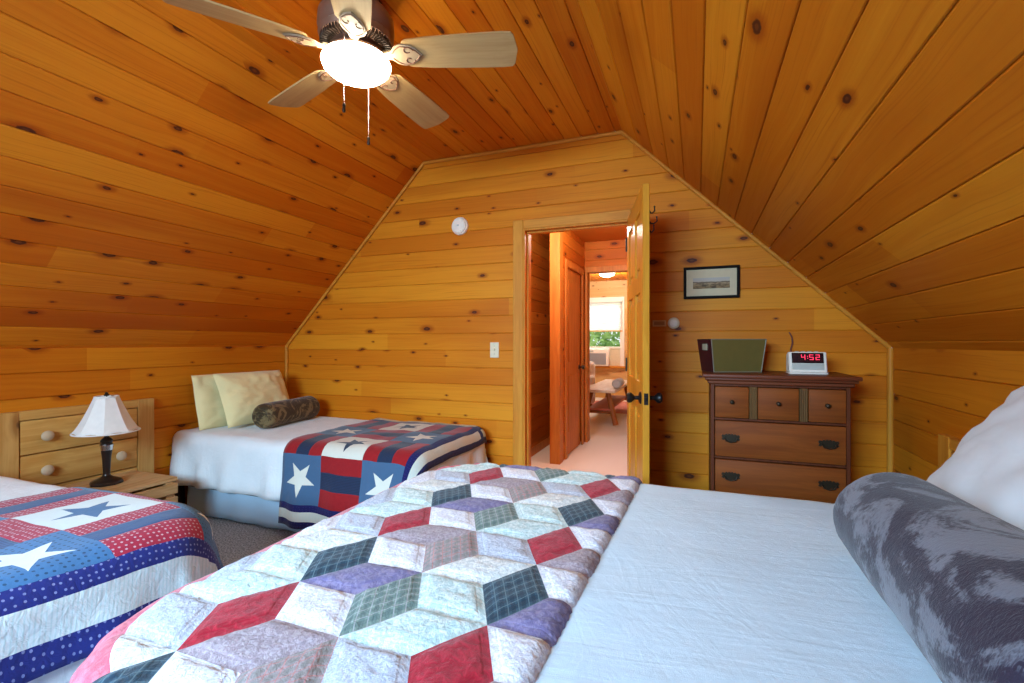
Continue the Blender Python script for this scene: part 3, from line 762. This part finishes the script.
for z, w, d in ((.188, .148, .1), (.002, .1285, .0855)):
    tube(bm, [(-w, -d, z), (w, -d, z), (w, d, z), (-w, d, z)], .003, 6, closed=True)
tube(bm, [(.1285, -.0855, .002), (.148, -.1, .188)], .003, 6); tube(bm, [(-.1285, -.0855, .002), (-.148, -.1, .188)], .003, 6)
obj('rim', bm, plain('grey rim', (.22, .19, .12), .4), bi)

# alarm clock
ck = thing('alarm_clock', 'white digital alarm clock with red digits standing on the chest', 'alarm clock', (.553, 2.99, 1.033))
prof = [(-.045, .012), (.06, .012), (.055, .105), (.02, .118), (-.018, .118)]
bm = nb(); prism(bm, prof, -.088, .088, mtx=Matrix(((0, 0, 1, 0), (1, 0, 0, 0), (0, 1, 0, 0), (0, 0, 0, 1))), bev=.004); obj('body', bm, MAT['white_plastic'], ck)
bm = nb(); box(bm, -.09, .09, -.055, .062, 0.0, .0105, .003); obj('base', bm, MAT['white_plastic'], ck)
tilt = math.atan2(.027, .106)
fm = Matrix.Translation((0, -.045, .012)) @ Matrix.Rotation(-tilt, 4, 'X')
bm = nb(); box(bm, -.074, .074, -.003, .001, .048, .105, .001, mtx=fm); disp = obj('display', bm, MAT['display'], ck)
bm = nb(); box(bm, -.074, .074, -.0028, .001, .012, .046, .001, mtx=fm)
box(bm, -.03, .07, -.0045, -.002, .034, .043, .001, mtx=fm); obj('speaker_panel', bm, MAT['silver_panel'], ck)
SEG = {'4': 'bcfg', '5': 'acdfg', '2': 'abdeg'}
def digit(bm, x, chv, w=.019, h=.029, z=.066):
    t = .0032; y0, y1 = -.0042, -.0028
    S = {'a': (0, w, h-t, h), 'd': (0, w, 0, t), 'g': (0, w, h/2-t/2, h/2+t/2), 'f': (0, t, h/2, h), 'b': (w-t, w, h/2, h), 'e': (0, t, 0, h/2), 'c': (w-t, w, 0, h/2)}
    for s in SEG[chv]:
        a, b, c, d = S[s]; box(bm, x+a, x+b, y0, y1, z+c, z+d, .0004, mtx=fm)
bm = nb(); digit(bm, -.030, '4')
for z in (.075, .085): box(bm, -.002, .002, -.0042, -.0028, z-.002, z+.002, .0004, mtx=fm)
digit(bm, .008, '5'); digit(bm, .037, '2'); obj('digits', bm, MAT['digit'], disp)
bm = nb()
for i in range(4): box(bm, -.055+i*.03, -.037+i*.03, -.008, .012, .117, .122, .002)
obj('buttons', bm, MAT['silver_panel'], ck)
bm = nb(); tube(bm, [(.585, 3.045, 1.05), (.575, 3.2, 1.05), (.53, 3.27, 1.12), (.525, 3.285, 1.16), (.535, 3.287, 1.20), (.532, 3.287, 1.235), (.518, 3.288, 1.265)], .0042, 8)
tag(obj('power_cord', bm, plain('brown cord', (.16, .03, .015), .5)), 'thin brown cord running up the wall behind the alarm clock', 'cord')

# ------------------------------------------------------------------ built-in drawers in both knee walls
def builtin(label, x, y0, y1, side, top, sm_=None, rm_=None):
    sm_ = sm_ or MAT['stile_pine']; rm_ = rm_ or MAT['drawer_pine']
    t = thing('drawer_unit', label, 'drawer unit', (x, (y0+y1)/2, 0)); hw = (y1-y0)/2; s = side; sw = .10
    X = lambda a, b: (min(s*a, s*b), max(s*a, s*b))
    for ya, yb_ in ((-hw, -hw+sw), (hw-sw, hw)):
        bm = nb(); box(bm, *X(0.0, .034), ya, yb_, 0.002, top, .003); obj('stile', bm, sm_, t)
    for za, zb in ((top-.05, top), (.002, .10)):
        bm = nb(); box(bm, *X(0.0, .0335), -hw+sw, hw-sw, za, zb, .003); obj('rail', bm, rm_, t)
    zs = [(.585, top-.055), (.39, .578), (.195, .383), (.105, .188)][:3]
    for z0, z1 in zs:
        bm = nb(); box(bm, *X(0.0, .030), -hw+sw+.004, hw-sw-.004, z0, z1, .005, seg=2); d = obj('drawer', bm, rm_, t)
        for y in (-.185, .185):
            bm = nb(); lathe(bm, [(0, 0), (.013, 0), (.013, .008), (.022, .014), (.029, .023), (.028, .032), (.018, .040), (0, .042)], seg=24, mtx=Matrix.Translation((s*.030, y, (z0+z1)/2)) @ Matrix.Rotation(rad(90*s), 4, 'Y'))
            obj('knob', bm, MAT['knob_wood'], d)
builtin('pine drawers with pale round knobs built into the left knee wall behind the lamp', XL+.002, 1.355, 2.147, 1, .826)
builtin('pine drawer unit built into the right knee wall behind the big white pillow', XR-.002, 1.90, 2.655, -1, .800, MAT['trim_v'], MAT['trim_y'])

# crate nightstand
ns = thing('crate_nightstand', 'slatted pine crate nightstand between the two single beds', 'nightstand', (-3.165, 1.655, 0))
for sx in (-1, 1):
    for sy in (-1, 1):
        bm = nb(); box(bm, sx*.19-.02, sx*.19+.02, sy*.28-.02, sy*.28+.02, .001, .362, .003); obj('corner_post', bm, MAT['crate'], ns)
for i in range(4):
    bm = nb(); x = -.21+i*.106; box(bm, x, x+.102, -.33, .33, .363, .385, .003); obj('top_slat', bm, MAT['crate'], ns)
for z in (.015, .110, .200, .290):
    hgt = .070 if z < .28 else .064
    bm = nb(); box(bm, .211, .227, -.32, .32, z, z+hgt, .003); obj('front_slat', bm, MAT['crate'], ns)
for s in (-1, 1):
    for z in (.02, .115, .21, .285):
        bm = nb(); y = s*.308; box(bm, -.21, .21, y-.007, y+.007, z, z+.07, .003); obj('side_slat', bm, MAT['crate'], ns)

# table lamp
lp = thing('table_lamp', 'small bronze table lamp with ivory panelled shade on the crate nightstand', 'lamp', (-3.19, 1.735, .3855))
bm = nb()
lathe(bm, [(0, 0), (.078, 0), (.080, .008), (.075, .018), (.050, .030), (.030, .040), (.020, .048), (0, .048)], seg=8); obj('base', bm, MAT['lamp_bronze'], lp)
bm = nb(); lathe(bm, [(0, .046), (.020, .048), (.016, .058), (.017, .066), (.021, .15), (.029, .215), (.031, .225), (.026, .235), (.030, .25), (.022, .262), (.012, .27), (.012, .30), (0, .30)], seg=24); obj('stem', bm, MAT['lamp_bronze'], lp)
bm = nb(); lathe(bm, [(.0275, .195), (.0300, .212), (.032, .226)], seg=24); obj('collar', bm, MAT['chrome'], lp)
bm = nb(); n = 8; rings = []
for j in range(13):
    q = j/12; r0 = .158 + (.056-.158)*(q**.74); z = .302 + .203*q
    ring = []
    for i in range(n*6):
        a = 2*PI*i/(n*6) + .2; loc = (i % 6)/6
        seg_a = 2*PI/n; da = (loc-.5)*seg_a
        rr = r0*math.cos(seg_a/2)/math.cos(da)*(1.0 if loc else 1.006)
        dz = -.008*math.sin(loc*PI) * (1-q)**4
        ring.append(bm.verts.new((rr*math.cos(a), rr*math.sin(a), z-dz)))
    rings.append(ring)
for a, b in zip(rings, rings[1:]):
    for i in range(len(a)): j = (i+1) % len(a); bm.faces.new((a[i], a[j], b[j], b[i]))
shd = obj('lamp_shade', bm, MAT['shade'], lp, angle=12.)
m_ = shd.modifiers.new('thickness', 'SOLIDIFY'); m_.thickness = .003
for q0, z, r in (('a', .3025, .154), ('b', .504, .0545)):
    bm = nb(); tube(bm, [(r*math.cos(2*PI*i/32), r*math.sin(2*PI*i/32), z) for i in range(32)], .0042, 8, closed=True); obj('shade_trim', bm, MAT['shade'], lp)
bm = nb()
for i in range(3):
    a = 2*PI*i/3; tube(bm, [(0, 0, .492), (.052*math.cos(a), .052*math.sin(a), .492)], .002, 6)
tube(bm, [(0, 0, .30), (0, 0, .51)], .0035, 8); obj('harp', bm, MAT['brass'], lp)
bm = nb(); lathe(bm, [(0, .508), (.012, .509), (.014, .515), (.008, .520), (.009, .526), (0, .532)], seg=16); obj('finial', bm, MAT['lamp_bronze'], lp)

# ------------------------------------------------------------------ beds
def draper(x0, x1, y0, y1, top, R0, off=0., wr=.010, freq=26., seed=0., flare=.05, zmin=.012, rc=0.):
    R = R0 + off; k0 = R0+rc; ix0, ix1, iy0, iy1 = x0+k0, x1-k0, y0+k0, y1-k0
    def f(s, t, lift=0.):
        cx, cy = min(max(s, ix0), ix1), min(max(t, iy0), iy1)
        ox, oy = s-cx, t-cy; dd = math.hypot(ox, oy); l = max(0., dd-rc); q = R*PI/2
        nz = noise.noise(Vector((s*5+seed, t*5, seed)))*.006 + noise.noise(Vector((s*13, t*13+seed, seed)))*.003
        if l < 1e-9: return Vector((s, t, top+off+nz*wr*100+lift))
        dx, dy = ox/dd, oy/dd; cx += dx*rc; cy += dy*rc
        if l < q: h = R*math.sin(l/R); v = R*(1-math.cos(l/R)); drop = 0
        else: drop = l-q; h = R + flare*drop; v = R + drop*.998
        e = (cx*abs(dy) + cy*abs(dx))
        k = min(1., drop/.18)
        fold = math.sin(freq*e + 2.2*noise.noise(Vector((e*3., seed, drop*1.5))) + seed)*.5 + noise.noise(Vector((e*9., drop*3., seed+5)))
        h += k*fold*wr*1.6 + lift*min(1., l/q)
        z = top + off - v + nz*wr*100*(1-k) + lift*(1-min(1., l/q))
        return Vector((cx+dx*h, cy+dy*h, max(z, zmin)))
    return f

def cloth(name, f, S, T, mats, cellmat=None, ss=(0,), parent=None, thick=.008, step=.028):
    """S, T are lists of cloth breakpoints; cellmat(i, j) -> material index of that patch"""
    bm = nb(); uvl = bm.loops.layers.uv.verify()
    def div(L):
        o = []
        for i, (a, b) in enumerate(zip(L, L[1:])):
            n = max(1, round((b-a)/step)); o += [(a+(b-a)*k/n, i, k/n) for k in range(n)]
        return o + [(L[-1], len(L)-2, 1.)]
    ds, dt = div(S), div(T)
    g = [[bm.verts.new(f(s[0], t[0])) for t in dt] for s in ds]
    for a in range(len(ds)-1):
        for b in range(len(dt)-1):
            fc = bm.faces.new((g[a][b], g[a+1][b], g[a+1][b+1], g[a][b+1]))
            i, j = ds[a][1], dt[b][1]
            fc.material_index = cellmat(i, j) if cellmat else 0
            def uv(p, q):
                u = (p[0]-S[i])/(S[i+1]-S[i]); v = (q[0]-T[j])/(T[j+1]-T[j]); return (u, v)
            for lp_, (p, q) in zip(fc.loops, ((ds[a], dt[b]), (ds[a+1], dt[b]), (ds[a+1], dt[b+1]), (ds[a], dt[b+1]))): lp_[uvl].uv = uv(p, q)
    o = obj(name, bm, mats, parent, angle=180., recalc=False)
    if thick:
        m = o.modifiers.new('thickness', 'SOLIDIFY'); m.thickness = thick; m.offset = -1 if True else 1
    return o

def bed_base(name, label, x0, x1, y0, y1, top, head_x, legm):
    b = thing(name, label, 'bed', ((x0+x1)/2, (y0+y1)/2, 0)); hx, hy = (x1-x0)/2, (y1-y0)/2
    bm = nb(); cr = .26; ax, ay = hx-.045, hy-.045; poly = []
    for qx, qy, a0 in ((1, 1, 0), (-1, 1, 90), (-1, -1, 180), (1, -1, 270)):
        for k in range(9):
            a = rad(a0+k*90/8); poly.append((qx*(ax-cr)+cr*math.cos(a), qy*(ay-cr)+cr*math.sin(a)))
    prism(bm, poly, .30, top-.075); prism(bm, [(x*.965, y*.94) for x, y in poly], top-.075, top-.030); obj('mattress', bm, MAT['mattress'], b)
    for s in (-1, 1):
        bm = nb(); box(bm, -hx+.02, hx-.03, s*(hy-.035)-.012, s*(hy-.035)+.012, .20, .29, .004); obj('side_rail', bm, legm, b)
    for sx in (-1, 1):
        for sy in (-1, 1):
            tall = (sx < 0 and head_x < 0) or (sx > 0 and head_x > 0)
            xx = sx*(hx-.035); yy = sy*(hy-.03)
            bm = nb(); box(bm, xx-.022, xx+.022, yy-.022, yy+.022, .001, .30, .004); obj('leg', bm, legm, b)
    return b
def skirt(name, label, x0, x1, y0, y1, z0, z1, sides, m, seed):
    """pleated valance following the listed sides"""
    bm = nb(); pts = []
    path = {'near': [(x0, y0), (x1, y0)], 'foot+': [(x1, y0), (x1, y1)], 'far': [(x1, y1), (x0, y1)], 'foot-': [(x0, y1), (x0, y0)]}
    for sd in sides:
        (ax, ay), (bx, by) = path[sd]; L = math.hypot(bx-ax, by-ay); n = int(L/.018); nx, ny = (by-ay)/L, -(bx-ax)/L
        for i in range(n+1): pts.append((ax+(bx-ax)*i/n, ay+(by-ay)*i/n, nx, ny, i*L/n))
    rows = []
    for j in range(9):
        q = j/8; row = []
        for x, y, nx, ny, l in pts:
            w = (.006*math.sin(l*24+seed) + .010*noise.noise(Vector((l*5, seed, q))))*(.3+.7*q) + .012*q
            row.append(bm.verts.new((x+nx*w, y+ny*w, z1+(z0-z1)*q)))
        rows.append(row)
    for a, b in zip(rows, rows[1:]):
        for i in range(len(a)-1): bm.faces.new((a[i], a[i+1], b[i+1], b[i]))
    o = obj(name, bm, m, recalc=False, angle=180.); m_ = o.modifiers.new('thickness', 'SOLIDIFY'); m_.thickness = .003
    return tag(o, label, 'bed skirt')

def star_throw(name, label, f, S, T, mats, s_kinds, t_kinds):
    """patchwork: cornerstones, sashes and star blocks, with a three strip border"""
    order = ['corner', 'block', 'sash_s', 'sash_t', 'edge_blue', 'edge_white', 'edge_blue_t']
    def cm(i, j):
        a, b = s_kinds[i], t_kinds[j]
        if a in 'BW' and b in 'BW': return 4 if (a == 'B' or b == 'B') else 5
        if a in 'BW': return 4 if a == 'B' else 5
        if b in 'BW': return 6 if b == 'B' else 5
        if a == 'c' and b == 'c': return 0
        if a == 'k' and b == 'k': return 1
        return 2 if a == 'c' else 3
    return tag(cloth(name, f, S, T, [mats[k] for k in order], cm, thick=.009), label, 'quilt')

# bed against the end wall
B2 = (-3.445, -1.45, 2.275, 3.262, .575)
bed_base('single_bed', 'single bed with dark legs along the end wall', *B2[:4], .565, -1, MAT['bed_dark'])
b2 = [o for o in COL.objects if o.name == 'single_bed'][0]
bm = nb(); box(bm, -.030, .015, -.020, .020, .001, .40, .004); hp = obj('head_post', bm, MAT['bed_dark'], b2); hp.location = (-3.405-b2.location.x, 2.290-b2.location.y, 0)
bm = nb(); box(bm, -.030, .015, -.020, .020, .001, .40, .004); hp = obj('head_post', bm, MAT['bed_dark'], b2); hp.location = (-3.405-b2.location.x, 3.245-b2.location.y, 0)
D2 = (-3.54,) + B2[1:]
f2 = draper(*D2[:5], .07, 0., .015, 22., 1.3, .10, rc=.04)
tag(cloth('comforter', f2, [-3.452, -1.15], [1.95, 3.325], MAT['comforter'], thick=.012), 'white comforter hanging over the side of the bed along the end wall', 'comforter')
skirt('bed_skirt', 'pale blue bed skirt under the bed along the end wall', -3.34, -1.49, 2.325, 3.23, .012, .32, ['near', 'foot+'], MAT['skirt'], 2.)
f2q = draper(*D2[:5], .07, .018, .015, 22., 1.3, .12, rc=.04)
S2 = [-2.40, -2.10, -1.80, -1.50, -1.455, -1.395, -1.355]
T2 = [1.795, 1.835, 1.89, 1.93, 2.225, 2.515, 2.805, 3.095, 3.14, 3.20, 3.24]
star_throw('throw_quilt', 'dark red and navy star patchwork throw across the bed along the end wall', f2q, S2, T2, SQ2, 'ckcBWB', 'BWBckckBWB')

# bed at the left, nearest
B1 = (-3.43, -1.570, .28, 1.270, .595)
bed_base('single_bed', 'single bed at the left in front of the lamp and nightstand', *B1[:4], .575, -1, MAT['bed_dark'])
f1 = draper(*B1[:5], .10, 0., .010, 20., 4.4, .10, rc=.13)
tag(cloth('comforter', f1, [-3.44, -1.30], [-.02, 1.52], MAT['comforter'], thick=.012), 'white comforter on the single bed nearest the lamp', 'comforter')
skirt('bed_skirt', 'pale blue bed skirt under the single bed nearest the lamp', -3.34, -1.66, .33, 1.212, .012, .32, ['near', 'foot+', 'far'], MAT['skirt'], 5.)
f1q = draper(*B1[:5], .10, .016, .012, 20., 4.4, .20, rc=.13)
S1 = [-2.405, -2.115, -1.825, -1.550, -1.490, -1.390, -1.315]
T1 = [-.15, -.10, -.03, .02, .31, .60, .885, 1.175, 1.40, 1.445, 1.51, 1.555]
star_throw('throw_quilt', 'blue, red and white star patchwork throw over the bed nearest the lamp', lambda a, b: f1q(a + .09*(b-1.17), b), S1, T1, SQ1, 'ckcBWB', 'BWBckckcBWB')

# big bed in front
B3 = (-1.115, .975, .44, 2.040, .632)
bed_base('double_bed', 'double bed filling the foreground, head against the right wall', *B3[:4], .61, 1, MAT['bed_dark'])
f3 = draper(*B3[:5], .05, 0., .006, 20., 8.8, rc=.25)
tag(cloth('coverlet', f3, [-1.44, .97], [.10, 2.38], MAT['sheet'], thick=.010), 'smooth white coverlet on the double bed in the foreground', 'coverlet')
skirt('bed_skirt', 'pale blue bed skirt under the double bed in the foreground', -1.04, .93, .50, 1.98, .012, .36, ['foot-', 'near', 'far'], MAT['skirt'], 9.)

# tumbling block quilt: each patch is a padded rhombus
QL = .1590
q_order = list(Q.keys()); qi = {k: i for i, k in enumerate(q_order)}
f3q = draper(*B3[:5], .05, .014, .006, 16., 8.8, rc=.25)
def block_quilt():
    bm = nb(); uvl = bm.loops.layers.uv.verify()
    hgl = bm.verts.layers.float.new('puff')
    lean = math.tan(rad(2.4))
    dirs = [(QL*math.cos(rad(a)), QL*math.sin(rad(a))) for a in (120, 60, 0, -60)]
    X0, Y0 = -.362, 1.410; cw = 1.5*QL; chh = math.sqrt(3)*QL
    N = 10
    for ci in range(-5, 3):
        for cj in range(-7, 7):
            sx = X0 + ci*cw; sy = Y0 + (cj + (.5 if ci % 2 else 0))*chh
            even = (ci % 2 == 0)
            par = cj % 2
            if even and (ci//2) % 2: par = par
            # up patch lies between this star point and the next one above
            if even:
                cols = ['darkplaid' if par == 0 else 'red', 'purple' if par == 0 else 'mauve', 'white']
                if cj % 2 == 0 and ci == -4: cols[0] = 'darkplaid'
            else:
                p2 = cj % 2
                cols = [('lavender' if p2 else 'white') if ci == -3 else 'greenplaid' if p2 else 'pinkplaid', 'mint' if p2 else 'cream', 'lavender' if p2 else 'mint']
            for (d1, d2), cn in zip(((1, 0), (2, 1), (3, 2)), cols):
                e1, e2 = dirs[d1], dirs[d2]
                grid = []
                for a in range(N+1):
                    row = []
                    for b in range(N+1):
                        u, v = a/N, b/N
                        x = sx + e1[0]*u + e2[0]*v; y = sy + e1[1]*u + e2[1]*v
                        x += (y-1.41)*lean
                        ed = min(u, 1-u, v, 1-v)
                        p = 1-(1-min(1, ed/.22))**2
                        vt = bm.verts.new((x, y, 0)); vt[hgl] = p*(.010 + .0045*noise.noise(Vector((x*52, y*52, 3.))) + .003*noise.noise(Vector((x*95, y*95, 9.)))); row.append(vt)
                    grid.append(row)
                for a in range(N):
                    for b in range(N):
                        fc = bm.faces.new((grid[a][b], grid[a+1][b], grid[a+1][b+1], grid[a][b+1])); fc.material_index = qi[cn]
                        for lp_, (p, q) in zip(fc.loops, ((a, b), (a+1, b), (a+1, b+1), (a, b+1))): lp_[uvl].uv = (p/N, q/N)
    SF, SR, TF, TN = -1.071, -.226, 2.30, .20
    for co, no in (((SF, 0, 0), (-1, 0, 0)), ((SR, 0, 0), (1, -.035, 0)), ((0, TF, 0), (0, 1, 0)), ((0, TN, 0), (0, -1, 0))):
        if no[0] == 1: co = (SR+.02, 2.03, 0)
        bmesh.ops.bisect_plane(bm, geom=bm.verts[:]+bm.edges[:]+bm.faces[:], plane_co=co, plane_no=no, clear_outer=True)
    kx, ky, kr = B3[0]+.05+.25, (B3[2]+.30, B3[3]-.30), .25+.006
    for cyk, sg in ((ky[0], -1), (ky[1], 1)):
        for q in range(1, 13):
            a = rad(q*7.); nx, ny = -math.cos(a), sg*math.sin(a)
            bmesh.ops.bisect_plane(bm, geom=bm.verts[:]+bm.edges[:]+bm.faces[:], plane_co=(kx+nx*kr, cyk+ny*kr, 0), plane_no=(nx, ny, 0))
    for fc in bm.faces:
        c = fc.calc_center_median()
        for cyk, sg in ((ky[0], -1), (ky[1], 1)):
            if c.x < kx-.02 and (c.y-cyk)*sg > 0 and math.hypot(c.x-kx, c.y-cyk) > kr and (c.y-cyk)*sg < (kx-c.x)*2.2: fc.material_index = qi['pink']
    # rose pink border that falls over the foot
    cols_s = [SF - .26 + .26*i/10 for i in range(11)]; n = 76
    g = [[bm.verts.new((s, TN+(TF-TN)*k/n, 0)) for k in range(n+1)] for s in cols_s]
    for a in range(10):
        for b in range(n):
            fc = bm.faces.new((g[a][b], g[a+1][b], g[a+1][b+1], g[a][b+1])); fc.material_index = qi['pink']
            for lp_, uvv in zip(fc.loops, ((a/10, b/4), ((a+1)/10, b/4), ((a+1)/10, (b+1)/4), (a/10, (b+1)/4))): lp_[uvl].uv = uvv
    for v in bm.verts:
        s, t = v.co.x, v.co.y
        edge = SR + .02 + .035*(t-2.03)
        lift = v[hgl]
        d = max(0., edge - s)
        rim = .030
        if d < rim: lift += -.034*(1-math.sqrt(max(0., 1-(1-d/rim)**2)))
        if s < SF - .0: lift += .006*math.sin(min(1., (SF-s)/.05)*PI)
        co = f3q(s, t, lift)
        v.co = co
    bmesh.ops.remove_doubles(bm, verts=bm.verts, dist=.0002)
    return obj('block_quilt', bm, [Q[k] for k in q_order], recalc=False, angle=180.)
qo = block_quilt(); tag(qo, 'tumbling block patchwork quilt with rose pink edge across the foreground double bed', 'quilt')

# ------------------------------------------------------------------ pillows and rolled throws
def pillow(name, label, w, h, t, loc, rot, m, seed, group=None, corner=.10):
    bm = nb(); n = 30; top = {}; bot = {}
    for i in range(n+1):
        for j in range(n+1):
            u, v = 2*i/n-1, 2*j/n-1
            pinch = 1 - corner*.5*(u*u*v*v) + .022*noise.noise(Vector((u*1.7+seed*3, v*1.7, seed)))
            x = w/2*u*(1-.065*(1-v*v)) * pinch; y = h/2*v*(1-.06*(1-u*u)) * pinch
            th = t/2*((1-abs(u)**2.6)*(1-abs(v)**2.6))**.52
            nz = noise.noise(Vector((u*2.2+seed, v*2.2, seed)))*.022 + noise.noise(Vector((u*6, v*6+seed, seed)))*.010
            k = min(1., 6*(1-max(abs(u), abs(v))))
            edge = i in (0, n) or j in (0, n)
            a = bm.verts.new((x, y, th+nz*k)); top[i, j] = a
            bot[i, j] = a if edge else bm.verts.new((x, y, -th+nz*k*.6))
    for i in range(n):
        for j in range(n):
            bm.faces.new((top[i, j], top[i+1, j], top[i+1, j+1], top[i, j+1]))
            q = [bot[i, j], bot[i, j+1], bot[i+1, j+1], bot[i+1, j]]
            if len(set(q)) == 4 and not all(x in top.values() for x in []):
                try: bm.faces.new(q)
                except ValueError: pass
    o = obj(name, bm, m, angle=180.)
    o.location = loc; o.rotation_euler = rot
    return tag(o, label, 'pillow', group)
def stand(lean, yaw): # width along world Y, height up, leaning back
    return (Matrix.Rotation(yaw, 3, 'Z') @ Matrix.Rotation(rad(90), 3, 'Z') @ Matrix.Rotation(lean, 3, 'X')).to_euler()
# far bed, against the left wall
pillow('pillow', 'cream pillow standing in front on the bed along the end wall', .62, .43, .19, (-3.195, 2.745, .785), stand(rad(68), 0), MAT['pillow_cream'], 1.)
pillow('pillow', 'cream pillow peeking out behind the front one on the bed along the end wall', .62, .42, .13, (-3.335, 2.655, .772), stand(rad(78), 0), MAT['pillow_cream'], 5.)
# foreground bed, against the right wall
pillow('pillow', 'large white pillow leaning at the head of the foreground double bed', .86, .64, .25, (.835, 1.535, .874), stand(rad(-53), 0), MAT['pillow'], 9., corner=.16)

def roll(name, label, L, r, m, loc, rz, seed, squash=.94, taper=0.):
    bm = nb(); n, k = 56, 72; rings = []
    for i in range(n+1):
        q = i/n; y = (q-.5)*L
        e = min(q, 1-q)*L
        rt_ = r*(1 + taper*(1-2*q)); rr = rt_*(1 - .32*(1-min(1., e/(.45*r)))**2.4)
        ring = []
        for j in range(k):
            a = 2*PI*j/k
            d = 1 + .035*noise.noise(Vector((y*4+seed, math.cos(a)*1.5, math.sin(a)*1.5))) + .012*noise.noise(Vector((y*16, math.cos(a)*5, math.sin(a)*5+seed)))
            x = rr*d*math.cos(a); z = rr*d*math.sin(a)*squash
            z = max(z, -rt_*squash*.93)
            ring.append(bm.verts.new((x, y, z + rt_*squash*.93)))
        rings.append(ring)
    for A, B in zip(rings, rings[1:]):
        for j in range(k): bm.faces.new((A[j], A[(j+1) % k], B[(j+1) % k], B[j]))
    # coiled ends
    for R_, s in ((rings[0], -1), (rings[-1], 1)):
        prev = R_; zc = r*(1-s*taper)*squash*.93; y0 = s*L/2
        for m_ in range(1, 11):
            f = 1 - m_/10
            ring = []
            for j in range(k):
                o = R_[j].co; ph = (m_/10)*3 + j/k
                dep = -.018*r/.12*(.5+.5*math.cos(2*PI*ph)) + (-.010)*(1-f)
                if f < .02: ring.append(None); continue
                ring.append(bm.verts.new((o.x*f, y0 + s*dep, zc+(o.z-zc)*f)))
            if ring[0] is None:
                c = bm.verts.new((0, y0-s*.02, zc))
                for j in range(k): bm.faces.new((prev[j], prev[(j+1) % k], c))
            else:
                for j in range(k): bm.faces.new((prev[j], prev[(j+1) % k], ring[(j+1) % k], ring[j]))
            prev = ring
    o = obj(name, bm, m, angle=180.); o.location = loc; o.rotation_euler = (0, 0, rz)
    return tag(o, label, 'rolled throw')
roll('rolled_throw', 'grey plush throw rolled up on the foreground bed', .86, .141, MAT['plush_grey'], (.464, 1.095, .636), rad(0.3), 2., taper=.085)
roll('rolled_throw', 'brown plush throw rolled up in front of the cream pillows', .58, .098, MAT['plush_brown'], (-2.955, 2.83, .584), rad(8), 6.)

# ------------------------------------------------------------------ light
def area(name, loc, rot, sx, sy, power, c):
    l = bpy.data.lights.new(name, 'AREA'); l.shape = 'RECTANGLE'; l.size = sx; l.size_y = sy; l.energy = power; l.color = c
    o = bpy.data.objects.new(name, l); COL.objects.link(o); o.location = loc; o.rotation_euler = rot; return o
dl = area('window_daylight', ((WX0+WX1)/2, YB-.62, 2.15), (rad(58), 0, 0), 2.0, 1.2, 345, (.47, .74, 1.)); dl.data.spread = rad(130)
area('far_window_daylight', ((FX0+FX1)/2, FY+1.3, 3.3), (rad(-48), 0, 0), 2.4, 1.2, 420, (.95, .97, 1.))
hl = bpy.data.lights.new('hall_fill', 'POINT'); hl.energy = 24; hl.color = (1, .92, .80); hl.shadow_soft_size = .12  # unseen fill light added to brighten the hall, no fixture there
ho = bpy.data.objects.new('hall_fill', hl); COL.objects.link(ho); ho.location = (-.75, 4.35, 2.28)
hl2 = hl.copy(); hl2.energy = 52; ho2 = bpy.data.objects.new('recess_fill', hl2); COL.objects.link(ho2); ho2.location = (-1.24, 3.82, 2.25)  # second added fill, hidden above the door head, lights the recess wall
fr = bpy.data.lights.new('far_room_lamp', 'POINT'); fr.energy = 95; fr.color = (1, .92, .82); fr.shadow_soft_size = .15
fo = bpy.data.objects.new('far_room_lamp', fr); COL.objects.link(fo); fo.location = (-1.6, 9.15, 2.38)

w = bpy.data.worlds.new('World'); scn.world = w; w.use_nodes = True
bg = w.node_tree.nodes['Background']; bg.inputs[0].default_value = (.86, .93, 1., 1); bg.inputs[1].default_value = 1.6

# ------------------------------------------------------------------ camera
FPX = 478.
cam = bpy.data.cameras.new('Camera'); cam.sensor_width = 36.; cam.lens = FPX/1024*36.; cam.shift_y = 1.5/1024; cam.clip_start = .02
co = bpy.data.objects.new('Camera', cam); COL.objects.link(co); co.location = (0, 0, 1.2); co.rotation_euler = (rad(90), 0, math.atan(185/478))
scn.camera = co
vs = scn.view_settings; vs.view_transform = 'Standard'; vs.look = 'None'; vs.gamma = 1.; vs.exposure = -.06
try: vs.use_curve_mapping = False
except Exception: pass
scn.cycles.max_bounces = 10; scn.cycles.diffuse_bounces = 5; scn.cycles.transmission_bounces = 6
